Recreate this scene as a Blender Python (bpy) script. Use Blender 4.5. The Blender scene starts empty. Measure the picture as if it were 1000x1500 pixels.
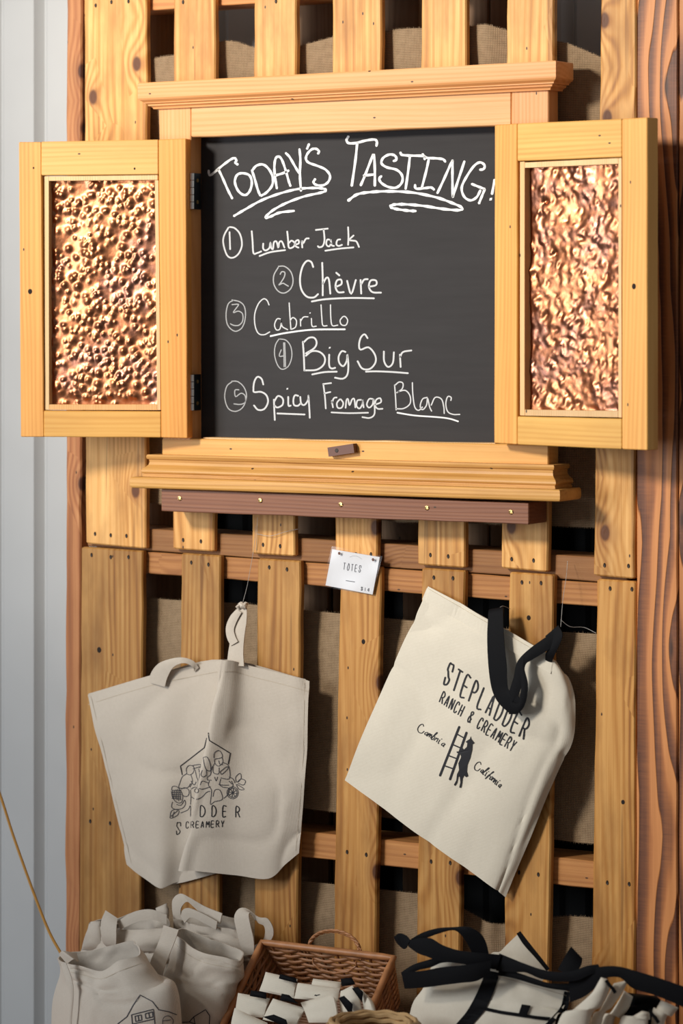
import bpy, bmesh, math, random
import numpy as np
from mathutils import Vector, Matrix
from mathutils.bvhtree import BVHTree
random.seed(7)
sc = bpy.context.scene
col = sc.collection
# ------------------------------------------------------------------ camera
TH = math.radians(30.0)          # the camera looks at the wall from its right side
FPX = 4650.0                     # focal length in pixels of the 1000x1500 frame
HOR = 430.0                      # horizon row
CAMZ = 1.524
CAM = Vector((5.58*math.sin(TH), -5.58*math.cos(TH), CAMZ))
cd = bpy.data.cameras.new('camera'); cam = bpy.data.objects.new('camera', cd); col.objects.link(cam)
cam.location = CAM; cam.rotation_euler = (math.pi/2, 0, TH)
cd.sensor_fit = 'VERTICAL'; cd.sensor_height = 36.0; cd.lens = FPX/1500*36.0
cd.shift_y = -(750-HOR)/1500.0; cd.clip_start = .05
cd.dof.use_dof = True; cd.dof.focus_distance = 5.5; cd.dof.aperture_fstop = 3.5
sc.camera = cam
# ------------------------------------------------------------------ light
w = bpy.data.worlds.new('world'); sc.world = w; w.use_nodes = True
w.node_tree.nodes['Background'].inputs[0].default_value = (0.97, 0.985, 1.02, 1)
w.node_tree.nodes['Background'].inputs[1].default_value = 0.16
def aim(o, t): o.rotation_euler = (Vector(t)-o.location).to_track_quat('-Z', 'Y').to_euler()
ld = bpy.data.lights.new('spot_lamp', 'SPOT'); ld.energy = 600; ld.color = (1, .93, .83)
ld.spot_size = math.radians(56); ld.spot_blend = 1.0; ld.shadow_soft_size = .26
lo = bpy.data.objects.new('spot_lamp', ld); col.objects.link(lo); lo.location = (-1.25, -3.0, 2.75); aim(lo, (0.15, 0, 1.95))
ad = bpy.data.lights.new('window_light', 'AREA'); ad.energy = 16; ad.color = (.76, .87, 1.0); ad.shape = 'RECTANGLE'; ad.size = 1.2; ad.size_y = 1.6
ao = bpy.data.objects.new('window_light', ad); col.objects.link(ao); ao.location = (-2.6, -2.6, 1.5); aim(ao, (0, 0, .9))
fd = bpy.data.lights.new('added_fill_light', 'AREA'); fd.energy = 48; fd.color = (.90, .95, 1.0); fd.shape = 'RECTANGLE'; fd.size = .8; fd.size_y = 1.2  # added soft fill to brighten the bags low down, not a real opening
fo = bpy.data.objects.new('added_fill_light', fd); col.objects.link(fo); fo.location = (-1.7, -2.9, 1.45); aim(fo, (.6, -.2, .1))
sc.view_settings.view_transform = 'Standard'; sc.view_settings.look = 'None'
sc.view_settings.gamma = 1; sc.view_settings.exposure = 0.0; sc.view_settings.use_curve_mapping = False

# ------------------------------------------------------------------ geometry helpers
RIGHT = Vector((math.cos(TH), math.sin(TH), 0)); FWD = Vector((-math.sin(TH), math.cos(TH), 0))
def ray(px, py): return FWD + RIGHT*((px-500)/FPX) + Vector((0, 0, -(py-HOR)/FPX))
class Frame:
    """a plane of the place: origin, turned about the vertical; loc() gives the point of it seen at a photo pixel"""
    def __init__(s, O=(0, 0, 0), a=0.0):
        s.M = Matrix.Translation(Vector(O)) @ Matrix.Rotation(a, 4, 'Z'); s.I = s.M.inverted()
        s.c = s.I @ CAM; s.R = s.I.to_3x3()
    def loc(s, px, py, y=0.0):
        d = s.R @ ray(px, py); t = (y-s.c.y)/d.y
        return s.c + d*t
WALL = Frame()
def W(px, py, y=0.0): return WALL.loc(px, py, y)
MW = {}
def link(name, mesh_or_none, M, parent=None, mat=None, label=None, cat=None, group=None, kind=None, tint=None):
    o = bpy.data.objects.new(name, mesh_or_none); col.objects.link(o)
    if parent is not None:
        o.parent = parent; o.matrix_basis = MW[parent.name].inverted() @ M
    else: o.matrix_basis = M
    MW[o.name] = M
    if mat: mesh_or_none.materials.append(mat) if not mesh_or_none.materials else None
    if label: o['label'] = label
    if cat: o['category'] = cat
    if group: o['group'] = group
    if kind: o['kind'] = kind
    if tint is not None:
        if not isinstance(tint, (tuple, list)): tint = (tint, tint, tint)
        o.color = (*tint, 1)
    return o
def thing(name, loc, label, cat, group=None): return link(name, None, Matrix.Translation(Vector(loc)), label=label, cat=cat, group=group)
def mesh(name, V, F, smooth=False):
    m = bpy.data.meshes.new(name); m.from_pydata([tuple(v) for v in V], [], F)
    if smooth: m.polygons.foreach_set('use_smooth', [True]*len(m.polygons))
    m.update()
    if smooth: m.set_sharp_from_angle(angle=.75)
    return m
def put(name, V, F, mat, parent=None, frame=WALL, smooth=False, **k):
    V = [Vector(v) for v in V]
    lo = Vector((min(v[i] for v in V) for i in range(3))); hi = Vector((max(v[i] for v in V) for i in range(3)))
    c = (lo+hi)/2; m = mesh(name, [v-c for v in V], F, smooth)
    return link(name, m, frame.M @ Matrix.Translation(c), parent, mat, **k)
def plank(name, q, y, t, mat, parent=None, frame=WALL, axis='Z', ch=.0018, rough=.0007, n=None, **k):
    """board whose front face fills the quad q (TL,TR,BR,BL, photo pixels on the plane y), t thick; eased, slightly uneven edges"""
    P = [frame.loc(*p, y) for p in q]
    if axis == 'Z': a0, b0, a1, b1 = P[0], P[1], P[3], P[2]
    else: a0, b0, a1, b1 = P[0], P[3], P[1], P[2]
    L = ((a1+b1)/2-(a0+b0)/2).length
    n = n or max(2, int(L/.05))
    ts = [0, ch/L] + [i/n for i in range(1, n)] + [1-ch/L, 1]
    V = []; F = []
    for j, s in enumerate(ts):
        a = a0.lerp(a1, s); b = b0.lerp(b1, s); wv = (b-a).normalized()
        ra = random.uniform(-rough, rough); rb = random.uniform(-rough, rough); rr = random.uniform(0, rough)
        e = ch if j in (0, len(ts)-1) else 0.0
        a = a + wv*(ra+e); b = b + wv*(rb-e)
        c = ch; yf = y + e + rr*.5
        row = [(a.x, yf+c, a.z), (a+wv*c, yf), (b-wv*c, yf), (b.x, yf+c, b.z), (b.x, y+t-c, b.z), (b-wv*c, y+t), (a+wv*c, y+t), (a.x, y+t-c, a.z)]
        for r in row:
            V.append(Vector(r) if len(r) == 3 else Vector((r[0].x, r[1], r[0].z)))
    m = len(ts)
    flip = axis != 'Z'
    for j in range(m-1):
        for i in range(8):
            f = (j*8+i, j*8+(i+1) % 8, (j+1)*8+(i+1) % 8, (j+1)*8+i)
            F.append(f if flip else f[::-1])
    f = tuple(range(8)); F.append(f[::-1] if flip else f)
    f = tuple(range((m-1)*8, m*8)); F.append(f if flip else f[::-1])
    return put(name, V, F, mat, parent, frame, **k)
def ringloft(prof, xl, xr, yf, zl, zr, yb=0.0):
    """moulding that runs along the front and returns at both ends; prof = (overhang, height) pairs, top to bottom"""
    V = []; F = []
    for o, z in prof:
        for x, yy in ((xl-o, yb), (xl-o, yf-o), (xr+o, yf-o), (xr+o, yb)):
            V.append((x, yy, zl+(zr-zl)*(x-xl)/(xr-xl)+z))
    n = len(prof)
    for j in range(n-1):
        for i in range(4): F.append((j*4+i, (j+1)*4+i, (j+1)*4+(i+1) % 4, j*4+(i+1) % 4))
    F.append((0, 1, 2, 3)); F.append(tuple((n-1)*4+i for i in (3, 2, 1, 0)))
    return V, F
def disc(px, py, r, y, frame, seg=9, squash=1.0, dep=.0006):
    c = frame.loc(px, py, y); V = []; F = []
    for k2, (rr, d) in enumerate(((r, 0), (r*.7, -dep))):
        for i in range(seg):
            a = 2*math.pi*i/seg; V.append((c.x+math.cos(a)*rr*squash, y+d+.0002, c.z+math.sin(a)*rr))
    F = [(i, (i+1) % seg, seg+(i+1) % seg, seg+i) for i in range(seg)] + [tuple(range(seg, 2*seg))]
    return V, F
def cr(P, n):
    """Catmull-Rom through the points P (arrays), n steps per span"""
    P = [np.array(p, float) for p in P]
    if len(P) == 2: return [P[0]+(P[1]-P[0])*i/n for i in range(n+1)]
    Q = [2*P[0]-P[1]]+P+[2*P[-1]-P[-2]]; out = []
    for i in range(1, len(Q)-2):
        a, b, c, d = Q[i-1:i+3]
        for k in range(n):
            t = k/n
            out.append(.5*((2*b)+(c-a)*t+(2*a-5*b+4*c-d)*t*t+(3*b-a-3*c+d)*t**3))
    out.append(P[-1]); return out
def tube(P, r, seg=8, closed=False, rf=None):
    """tube along world points P"""
    P = [Vector(p) for p in P]; V = []; F = []; n = len(P)
    for i, p in enumerate(P):
        if closed: t = P[(i+1) % n]-P[i-1]
        else: t = P[min(i+1, n-1)]-P[max(i-1, 0)]
        t.normalize(); up = Vector((0, 0, 1)) if abs(t.z) < .9 else Vector((0, 1, 0))
        a = t.cross(up).normalized(); b = t.cross(a).normalized()
        rr = r if rf is None else r*rf(i/(n-1))
        for k in range(seg):
            q = 2*math.pi*k/seg; V.append(p+a*math.cos(q)*rr+b*math.sin(q)*rr)
    m = n if closed else n-1
    for i in range(m):
        for k in range(seg):
            F.append((i*seg+k, i*seg+(k+1) % seg, ((i+1) % n)*seg+(k+1) % seg, ((i+1) % n)*seg+k))
    if not closed: F.append(tuple(range(seg))[::-1]); F.append(tuple(range((n-1)*seg, n*seg)))
    return V, F
def join(*parts):
    V = []; F = []
    for v, f in parts:
        b = len(V); V += list(v); F += [tuple(i+b for i in q) for q in f]
    return V, F
def box(c, s):
    V = [(c[0]+s[0]/2*i, c[1]+s[1]/2*j, c[2]+s[2]/2*k) for i in (-1, 1) for j in (-1, 1) for k in (-1, 1)]
    return V, [(0, 1, 3, 2), (4, 6, 7, 5), (0, 4, 5, 1), (2, 3, 7, 6), (0, 2, 6, 4), (1, 5, 7, 3)]

# ------------------------------------------------------------------ materials
class NT:
    def __init__(s, name):
        s.m = bpy.data.materials.new(name); s.m.use_nodes = True; s.t = s.m.node_tree
        s.b = s.t.nodes['Principled BSDF']
    def n(s, kind, **k):
        x = s.t.nodes.new(kind)
        for a, v in k.items(): setattr(x, a, v)
        return x
    def set(s, sock, v):
        if isinstance(v, bpy.types.NodeSocket): s.t.links.new(v, sock)
        elif isinstance(v, (tuple, list)) and len(v) == 3 and sock.type == 'RGBA': sock.default_value = (*v, 1)
        else: sock.default_value = v
    def math(s, op, a, b=0.0, c=None, clamp=False):
        x = s.n('ShaderNodeMath', operation=op, use_clamp=clamp); s.set(x.inputs[0], a); s.set(x.inputs[1], b)
        if c is not None: s.set(x.inputs[2], c)
        return x.outputs[0]
    def vec(s, op, a, b=(0, 0, 0)):
        x = s.n('ShaderNodeVectorMath', operation=op); s.set(x.inputs[0], a); s.set(x.inputs[1], b); return x.outputs[0]
    def noise(s, v, scale, detail=3, rough=.5, dist=0):
        x = s.n('ShaderNodeTexNoise'); s.set(x.inputs['Vector'], v); x.inputs['Scale'].default_value = scale
        x.inputs['Detail'].default_value = detail; x.inputs['Roughness'].default_value = rough; x.inputs['Distortion'].default_value = dist
        return x.outputs[0]
    def ramp(s, f, stops, interp='LINEAR'):
        x = s.n('ShaderNodeValToRGB'); s.set(x.inputs[0], f); e = x.color_ramp.elements; x.color_ramp.interpolation = interp
        while len(e) < len(stops): e.new(.5)
        for i, (p, c) in enumerate(stops):
            e[i].position = p; e[i].color = (*c, 1) if isinstance(c, (tuple, list)) else (c, c, c, 1)
        return x.outputs[0]
    def mix(s, f, a, b, mode='MIX'):
        x = s.n('ShaderNodeMix', data_type='RGBA', blend_type=mode); s.set(x.inputs[0], f); s.set(x.inputs[6], a); s.set(x.inputs[7], b); return x.outputs[2]
    def bump(s, h, strength, dist):
        x = s.n('ShaderNodeBump'); s.set(x.inputs['Height'], h); x.inputs['Strength'].default_value = strength; x.inputs['Distance'].default_value = dist
        s.t.links.new(x.outputs[0], s.b.inputs['Normal'])
    def co(s, rnd=True):
        c = s.n('ShaderNodeTexCoord').outputs['Object']
        if rnd:
            r = s.n('ShaderNodeObjectInfo').outputs['Random']
            q = s.n('ShaderNodeCombineXYZ'); s.set(q.inputs[0], s.math('MULTIPLY', r, 17.3)); s.set(q.inputs[1], s.math('MULTIPLY', r, 7.1)); s.set(q.inputs[2], s.math('MULTIPLY', r, 31.7))
            c = s.vec('ADD', c, q.outputs[0])
        return c
    def tint(s, c): return s.mix(1.0, c, s.n('ShaderNodeObjectInfo').outputs['Color'], 'MULTIPLY')
    def base(s, c, rough=.5, spec=.3):
        s.set(s.b.inputs['Base Color'], c); s.set(s.b.inputs['Roughness'], rough); s.b.inputs['Specular IOR Level'].default_value = spec
def wood(name, light, mid, dark, axis='Z', freq=55, knots=.35, contrast=1.0, rough=.5, stain=.35, bump=.25, wob=1.0):
    s = NT(name); c = s.co()
    sp = s.n('ShaderNodeSeparateXYZ'); s.set(sp.inputs[0], c)
    A, L = (sp.outputs[0], sp.outputs[2]) if axis == 'Z' else (sp.outputs[2], sp.outputs[0])
    Y = sp.outputs[1]
    def cv(fa, fl, fy=1.0):
        q = s.n('ShaderNodeCombineXYZ'); s.set(q.inputs[0], s.math('MULTIPLY', A, fa)); s.set(q.inputs[1], s.math('MULTIPLY', L, fl)); s.set(q.inputs[2], s.math('MULTIPLY', Y, fa*fy)); return q.outputs[0]
    # knots: cells of a stretched Voronoi, only some of them
    vo = s.n('ShaderNodeTexVoronoi', feature='F1', voronoi_dimensions='2D'); s.set(vo.inputs['Vector'], cv(11, 7.0, .3)); vo.inputs['Scale'].default_value = 1.0
    d = vo.outputs['Distance']; pick = s.n('ShaderNodeSeparateXYZ'); s.set(pick.inputs[0], vo.outputs['Color'])
    on = s.math('LESS_THAN', pick.outputs[0], knots)
    near = s.math('MULTIPLY', s.math('POWER', s.math('SUBTRACT', 1.0, d, clamp=True), 3.0), on)
    low = s.noise(cv(9, .9), 1.0, 2)
    rings = s.math('ADD', s.math('MULTIPLY', A, freq), s.math('ADD', s.math('MULTIPLY', low, 7.0*wob), s.math('MULTIPLY', near, 3.4)))
    rs = s.math('ADD', s.math('MULTIPLY', s.math('SINE', s.math('MULTIPLY', rings, 6.2832)), .5), .5)
    rs = s.math('POWER', rs, 1.5)
    rs = s.math('MULTIPLY', rs, s.ramp(s.noise(cv(22, 1.5), 1.0, 2), [(.36, .12), (.62, 1.0)]))
    fib = s.noise(cv(520, 6), 1.0, 3, .65)
    fib2 = s.noise(cv(170, 1.8), 1.0, 3, .6)
    strk = s.noise(cv(46, .8), 1.0, 3, .6)
    blot = s.noise(cv(16, 5), 1.0, 4, .6)
    f = s.math('ADD', s.math('MULTIPLY', rs, .30*contrast), s.math('ADD', s.math('MULTIPLY', fib, .30*contrast), s.math('ADD', s.math('MULTIPLY', fib2, .45*contrast), s.math('MULTIPLY', strk, .40*contrast))))
    f = s.math('ADD', f, .44-.70*contrast)
    colr = s.ramp(f, [(.10, light), (.48, mid), (.95, dark)])
    st = s.ramp(blot, [(.42, 0.0), (.75, 1.0)])
    colr = s.mix(s.math('MULTIPLY', st, stain), colr, tuple(x*y for x, y in zip(mid, (.52, .47, .44))), 'MIX')
    core = s.math('MULTIPLY', s.ramp(d, [(.075, 1.0), (.11, 0.0)]), on)
    halo = s.math('MULTIPLY', s.math('MULTIPLY', s.ramp(d, [(.09, .75), (.15, .35), (.30, 0.0)]), on), .8)
    colr = s.mix(s.math('MULTIPLY', s.ramp(s.noise(cv(60, 1.6), 1.0, 2, .5), [(.66, 0.0), (.70, 1.0)]), .45*min(1.0, stain*1.3)), colr, tuple(x*.55 for x in dark))
    colr = s.mix(halo, colr, tuple(x*y for x, y in zip(dark, (.85, .75, .7))))
    colr = s.mix(core, colr, tuple(x*y for x, y in zip(dark, (.40, .36, .42))))
    # sparse worm and pin holes
    v2 = s.n('ShaderNodeTexVoronoi', feature='F1', voronoi_dimensions='2D'); s.set(v2.inputs['Vector'], cv(22, 11, .2)); v2.inputs['Scale'].default_value = 1.0
    p2 = s.n('ShaderNodeSeparateXYZ'); s.set(p2.inputs[0], v2.outputs['Color'])
    pin = s.math('MULTIPLY', s.math('LESS_THAN', v2.outputs['Distance'], .030), s.math('LESS_THAN', p2.outputs[1], .33))
    colr = s.mix(pin, colr, (.06, .03, .015))
    s.base(s.tint(colr), rough, .28)
    s.bump(s.math('ADD', s.math('MULTIPLY', rs, .5), fib), bump, .0012)
    return s.m
PL, PM, PD = (.82, .475, .17), (.60, .29, .075), (.28, .105, .026)
m_slat = wood('pine_slat', PL, PM, PD, 'Z', 75, .27, 1.45, .52, .75)
m_clearv = wood('pine_clear_upright', (.85, .485, .155), (.72, .35, .09), (.48, .19, .045), 'Z', 110, .025, .8, .48, .15, .12)
m_clearh = wood('pine_clear_level', (.85, .51, .17), (.72, .365, .098), (.48, .20, .048), 'X', 110, .025, .8, .48, .22, .12)
m_firh = wood('fir_level', (.80, .46, .22), (.68, .335, .12), (.47, .185, .055), 'X', 140, .0, .8, .5, .10, .15)
m_firv = wood('fir_upright', (.80, .46, .22), (.68, .335, .12), (.47, .185, .055), 'Z', 140, .0, .8, .5, .10, .15)
m_ledge = wood('old_pine_moulding', (.68, .38, .12), (.52, .25, .06), (.28, .11, .022), 'X', 120, .05, .9, .45, .35, .2)
m_stringer = wood('stringer_wood', (.42, .21, .085), (.30, .135, .05), (.16, .06, .025), 'X', 110, .1, 1.0, .6, .3, .3)
m_red = wood('red_ledger_wood', (.30, .13, .068), (.21, .082, .042), (.11, .040, .022), 'X', 170, .0, .9, .5, .15, .2)
def redwood():
    s = NT('redwood_post'); c = s.co(); sp = s.n('ShaderNodeSeparateXYZ'); s.set(sp.inputs[0], c); A, Y, L = sp.outputs
    def cv(fa, fl):
        q = s.n('ShaderNodeCombineXYZ'); s.set(q.inputs[0], s.math('MULTIPLY', A, fa)); s.set(q.inputs[1], s.math('MULTIPLY', Y, fa*.6)); s.set(q.inputs[2], s.math('MULTIPLY', L, fl)); return q.outputs[0]
    vo = s.n('ShaderNodeTexVoronoi', voronoi_dimensions='2D'); qq = s.n('ShaderNodeCombineXYZ'); s.set(qq.inputs[0], s.math('MULTIPLY', A, 9.0)); s.set(qq.inputs[1], s.math('MULTIPLY', L, 1.9)); s.set(vo.inputs['Vector'], qq.outputs[0]); vo.inputs['Scale'].default_value = 1; d = vo.outputs['Distance']
    near = s.math('POWER', s.math('SUBTRACT', 1.0, d, clamp=True), 2.5)
    low = s.noise(cv(10, 1.0), 1.0, 3, .55)
    r = s.math('ADD', s.math('MULTIPLY', A, 27.0), s.math('ADD', s.math('MULTIPLY', low, 3.4), s.math('MULTIPLY', near, 1.8)))
    fr = s.math('FRACT', r)                       # sharp late wood edge, slow return
    band = s.ramp(fr, [(0, 1.0), (.05, .95), (.42, .55), (.62, .1), (.92, .0), (.965, 1.0)])
    fib = s.noise(cv(380, 5), 1.0, 3, .6); chat = s.noise(cv(30, 420), 1.0, 2, .5); strk = s.noise(cv(90, 1.2), 1.0, 2)
    f = s.math('ADD', s.math('MULTIPLY', band, .62), s.math('ADD', s.math('MULTIPLY', fib, .22), s.math('ADD', s.math('MULTIPLY', strk, .3), s.math('MULTIPLY', s.math('MULTIPLY', chat, band), .30))))
    f = s.math('SUBTRACT', f, .20)
    colr = s.ramp(f, [(.05, (.66, .27, .09)), (.35, (.45, .165, .052)), (.70, (.19, .070, .032)), (.95, (.08, .030, .017))])
    core = s.ramp(d, [(.015, 1.0), (.05, 0.0)])
    colr = s.mix(core, colr, (.07, .03, .018))
    s.base(s.tint(colr), .5, .3); s.bump(s.math('ADD', s.math('MULTIPLY', band, -1.0), s.math('MULTIPLY', fib, .3)), .55, .0016)
    return s.m
m_redv = redwood()
m_edge = wood('redwood_edge', (.62, .29, .12), (.44, .17, .065), (.20, .075, .035), 'Z', 60, .2, 1.1, .6, .3, .5)
m_back = wood('dark_backboard', (.30, .17, .085), (.22, .115, .05), (.12, .055, .025), 'Z', 80, .1, .9, .6, .3)  # dark brown wood of the back slats and bench legs
m_bead = wood('pale_bead', (.80, .56, .31), (.68, .43, .20), (.5, .28, .11), 'Z', 200, .0, .6, .5, .1)
def plain(name, c, rough=.5, metal=0, spec=.4, nscale=None, namp=.15, bump=0, bscale=300):
    s = NT(name); q = s.co()
    cc = c
    if nscale: cc = s.mix(s.ramp(s.noise(q, nscale, 4), [(.35, 0.0), (.7, 1.0)]), c, tuple(x*(1-namp) for x in c))
    s.base(s.tint(cc), rough, spec); s.b.inputs['Metallic'].default_value = metal
    if bump: s.bump(s.noise(q, bscale, 2), bump, .001)
    return s.m
m_hole = plain('dark_hole', (.018, .011, .008), .9)
m_nail = plain('nail_steel', (.045, .035, .03), .55, .6)
m_brass = plain('brass', (.62, .42, .17), .35, 1)
m_steel = plain('zinc_steel', (.85, .88, .88), .45, 1)
m_hingedark = plain('dark_zinc', (.05, .065, .08), .3, .9)
m_chalkfaint = plain('chalk_faint', (.40, .40, .40), .9, 0, .1)
m_chalkmid = plain('chalk_mid', (.60, .60, .60), .9, 0, .1)
m_chalk = plain('chalk_white', (.80, .80, .79), .9, 0, .1)
m_latch = plain('dark_latch_wood', (.13, .05, .03), .5)
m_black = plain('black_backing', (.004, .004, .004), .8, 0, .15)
m_ink = plain('black_ink', (.012, .012, .015), .7)
m_inkgrey = plain('dark_grey_ink', (.045, .045, .055), .7)
m_thread = plain('clear_thread', (.45, .43, .40), .4)
m_cord = plain('yellow_cord_rubber', (.42, .20, .035), .45)
def m_board_():
    s = NT('chalkboard_paint'); c = s.co(False)
    q = s.n('ShaderNodeMapping'); s.set(q.inputs[0], c); q.inputs['Scale'].default_value = (5, 5, 60)
    a = s.noise(q.outputs[0], 1.0, 4, .6)
    b = s.noise(c, 6, 3)
    cc = s.mix(a, (.027, .025, .0255), (.046, .043, .0435)); cc = s.mix(s.math('MULTIPLY', b, .35), cc, (.055, .052, .052))
    s.base(cc, .75, .15); s.bump(a, .05, .0005); return s.m
m_board = m_board_()
def m_copper_():
    s = NT('hammered_copper'); c = s.co()
    a = s.noise(c, 14, 4, .6); b = s.noise(c, 60, 3)
    cc = s.ramp(a, [(.3, (.46, .18, .085)), (.48, (.38, .135, .065)), (.6, (.27, .115, .085)), (.8, (.15, .075, .068))])
    cc = s.mix(s.math('MULTIPLY', b, .4), cc, (.54, .225, .085))
    s.base(s.tint(cc), s.ramp(b, [(.3, .27), (.8, .42)]), .5); s.b.inputs['Metallic'].default_value = 1
    s.bump(s.noise(c, 170, 2), .25, .001); return s.m
m_copper = m_copper_()
def weave(name, c1, c2, scale, bumpd, rough=.85, blot=.2, axis=('X', 'Z')):
    s = NT(name); c = s.co(False)
    def wv(ax):
        x = s.n('ShaderNodeTexWave', wave_type='BANDS', bands_direction=ax, wave_profile='SIN'); s.set(x.inputs[0], c); x.inputs['Scale'].default_value = scale
        x.inputs['Distortion'].default_value = 1.2; x.inputs['Detail'].default_value = 1; x.inputs['Detail Scale'].default_value = .6; return x.outputs['Fac']
    a = wv(axis[0]); b = wv(axis[1]); h = s.math('MULTIPLY', a, b)
    h2 = s.math('ADD', s.math('MULTIPLY', h, .8), s.math('MULTIPLY', s.noise(c, scale*.9, 3), .35))
    cc = s.ramp(h2, [(.08, c2), (.55, c1)])
    cc = s.mix(s.math('MULTIPLY', s.noise(c, 7, 4), blot*1.4), cc, tuple(x*.62 for x in c1))
    s.base(s.tint(cc), rough, .1); s.b.inputs['Sheen Weight'].default_value = .1 if c1[0] > .1 else 0
    s.bump(h2, .5, bumpd); return s.m
m_burlap = weave('burlap_weave', (.43, .30, .18), (.13, .083, .045), 105, .0020)
m_canvas = weave('natural_canvas', (.64, .565, .475), (.53, .46, .375), 210, .0007, .9, .10)
m_cream = weave('cream_canvas', (.77, .705, .585), (.67, .605, .485), 210, .0006, .9, .08)
m_webbing = weave('black_webbing', (.0040, .0040, .005), (.002, .002, .003), 300, .0003, .65, .1)
m_wicker = plain('wicker', (.40, .17, .065), .45, 0, .4, 40, .35)
m_wickerl = plain('pale_wicker', (.52, .33, .15), .5, 0, .4, 40, .3)
m_metalwall = plain('painted_metal', (.54, .535, .52), .5, 0, .3, 3, .10)
m_floor = plain('concrete_floor', (.26, .25, .24), .7, 0, .3, 5, .3)

# ------------------------------------------------------------------ setting
def corrug(x0, x1, y, z0, z1, per, gw, dep):
    xs = []; x = x0
    while x < x1:
        xs += [(x, y), (x+per-gw, y), (x+per-gw*.55, y+dep), (x+per-gw*.45, y+dep)]; x += per
    V = []; F = []
    for (a, b) in xs: V += [(a, b, z0), (a, b, z1)]
    for i in range(len(xs)-1): F.append((2*i, 2*i+2, 2*i+3, 2*i+1))
    return V, F
YB = .24
gx = W(61, 400, YB).x; per = .104
V, F = corrug(gx-per*12-.001+.014, gx+per*22, YB, 0, 3.0, per, .032, .017)
put('wall_back', V, F, m_metalwall, kind='structure')
V, F = box((.6, -2.6, -.05), (9, 6.4, .1)); put('floor', V, F, m_floor, kind='structure')
# black ribbed sheet that closes the back of the lower pallet
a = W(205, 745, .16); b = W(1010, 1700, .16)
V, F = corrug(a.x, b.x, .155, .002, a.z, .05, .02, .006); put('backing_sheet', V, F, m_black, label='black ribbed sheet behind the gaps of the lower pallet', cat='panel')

# ------------------------------------------------------------------ pallets
nail_V, nail_F = [], []
for k2, (rr, d) in enumerate(((.0030, 0), (.0026, -.0009), (.0012, -.0004))):
    for i in range(8):
        q = 2*math.pi*i/8; nail_V.append((math.cos(q)*rr*.8, d, math.sin(q)*rr*1.35))
nail_F = [(i, (i+1) % 8, 8+(i+1) % 8, 8+i) for i in range(8)]+[(8+i, 8+(i+1) % 8, 16+(i+1) % 8, 16+i) for i in range(8)]+[tuple(range(16, 24))]
nail_mesh = mesh('nail', nail_V, nail_F); nail_mesh.materials.append(m_nail)
def nails(pts, parent, y=0.0):
    for p in pts: link('nail', nail_mesh, Matrix.Translation(W(*p, y-.0003)), parent)
def lean(x, y):    # the pallets stand a little out of plumb
    return x
TS = .0155
pu = thing('pallet', W(500, 800, .05), 'upper wooden shipping pallet behind the chalkboard cabinet', 'pallet', None)
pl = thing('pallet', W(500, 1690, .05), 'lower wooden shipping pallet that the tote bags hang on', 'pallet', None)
up = [((123, -64), (215, -64), (213, 804), (125, 796), 1.05), ((254, -64), (315, -64), (313, 808), (253, 804), 1.0), ((372, -64), (434, -64), (431, 815), (368, 811), 1.02),
      ((486, -64), (559, -64), (552, 823), (490, 819), 1.0), ((617, -64), (683, -64), (681, 832), (611, 827), 1.0), ((743, -64), (812, -64), (802, 838), (734, 832), 1.02), ((881, -64), (931, -64), (929, 848), (869, 843), .98)]
upn = [[(140, 8), (163, 3), (188, 2), (162, 784), (185, 785), (139, 782)], [(268, 3), (268, 791), (294, 793)], [(404, 2), (385, 798), (410, 800)], [(521, 812), (543, 812)],
       [(630, 813), (656, 815)], [(749, 819), (781, 821)], [(885, 828), (920, 829)]]
lw = [((119, 801), (209, 807), (203, 1720), (114, 1720), .60), ((265, 810), (323, 814), (318, 1720), (257, 1720), .64), ((377, 818), (440, 822), (432, 1720), (368, 1720), .66),  # tints drop towards the left: shade at lower left put into the colour
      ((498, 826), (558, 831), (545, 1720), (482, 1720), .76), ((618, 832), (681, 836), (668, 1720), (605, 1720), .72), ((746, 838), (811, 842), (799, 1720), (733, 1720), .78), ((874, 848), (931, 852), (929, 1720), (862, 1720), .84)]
lwn = [[(134, 813), (162, 816), (188, 816), (132, 1203), (161, 1206)], [(280, 824), (305, 827)], [(394, 831), (420, 834)], [(508, 1248), (536, 1252)],
       [(635, 846), (663, 847), (631, 1262), (659, 1264)], [(764, 853), (792, 854), (760, 1278), (788, 1281)], [(893, 862), (925, 863), (889, 1293), (921, 1295)]]
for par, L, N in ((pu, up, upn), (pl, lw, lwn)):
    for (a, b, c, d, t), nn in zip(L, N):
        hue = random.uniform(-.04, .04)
        sl = plank('slat', (a, b, c, d), 0, TS, m_slat, par, ch=.0025, rough=.0009, tint=(t*1.06, t*(1-hue*.5)*1.03, t*(1-hue)) if par is pu else (t, t*(.92-hue*.5), t*(.78-hue)))  # upper slats tinted up to stand for stronger light; lower wood is browner
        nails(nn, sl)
def spots(pts, parent, y, frame=WALL, name='knot_hole', mat=None):
    for (px, py, r) in pts:
        V, F = disc(px, py, r, y-.0002, frame, 9, .85, 0.0003); put(name, V, F, mat or m_hole, parent, frame)
kids = {o.name: o for o in bpy.data.objects}
sl_l0 = [o for o in bpy.data.objects if o.name.startswith('slat') and o.parent == pl]
sl_l0.sort(key=lambda o: MW[o.name].translation.x)
spots([(145, 952, .0055)], sl_l0[0], 0); spots([(532, 940, .0045)], sl_l0[3], 0); spots([(774, 905, .0045)], sl_l0[5], 0); spots([(912, 1175, .004)], sl_l0[6], 0)
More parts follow.
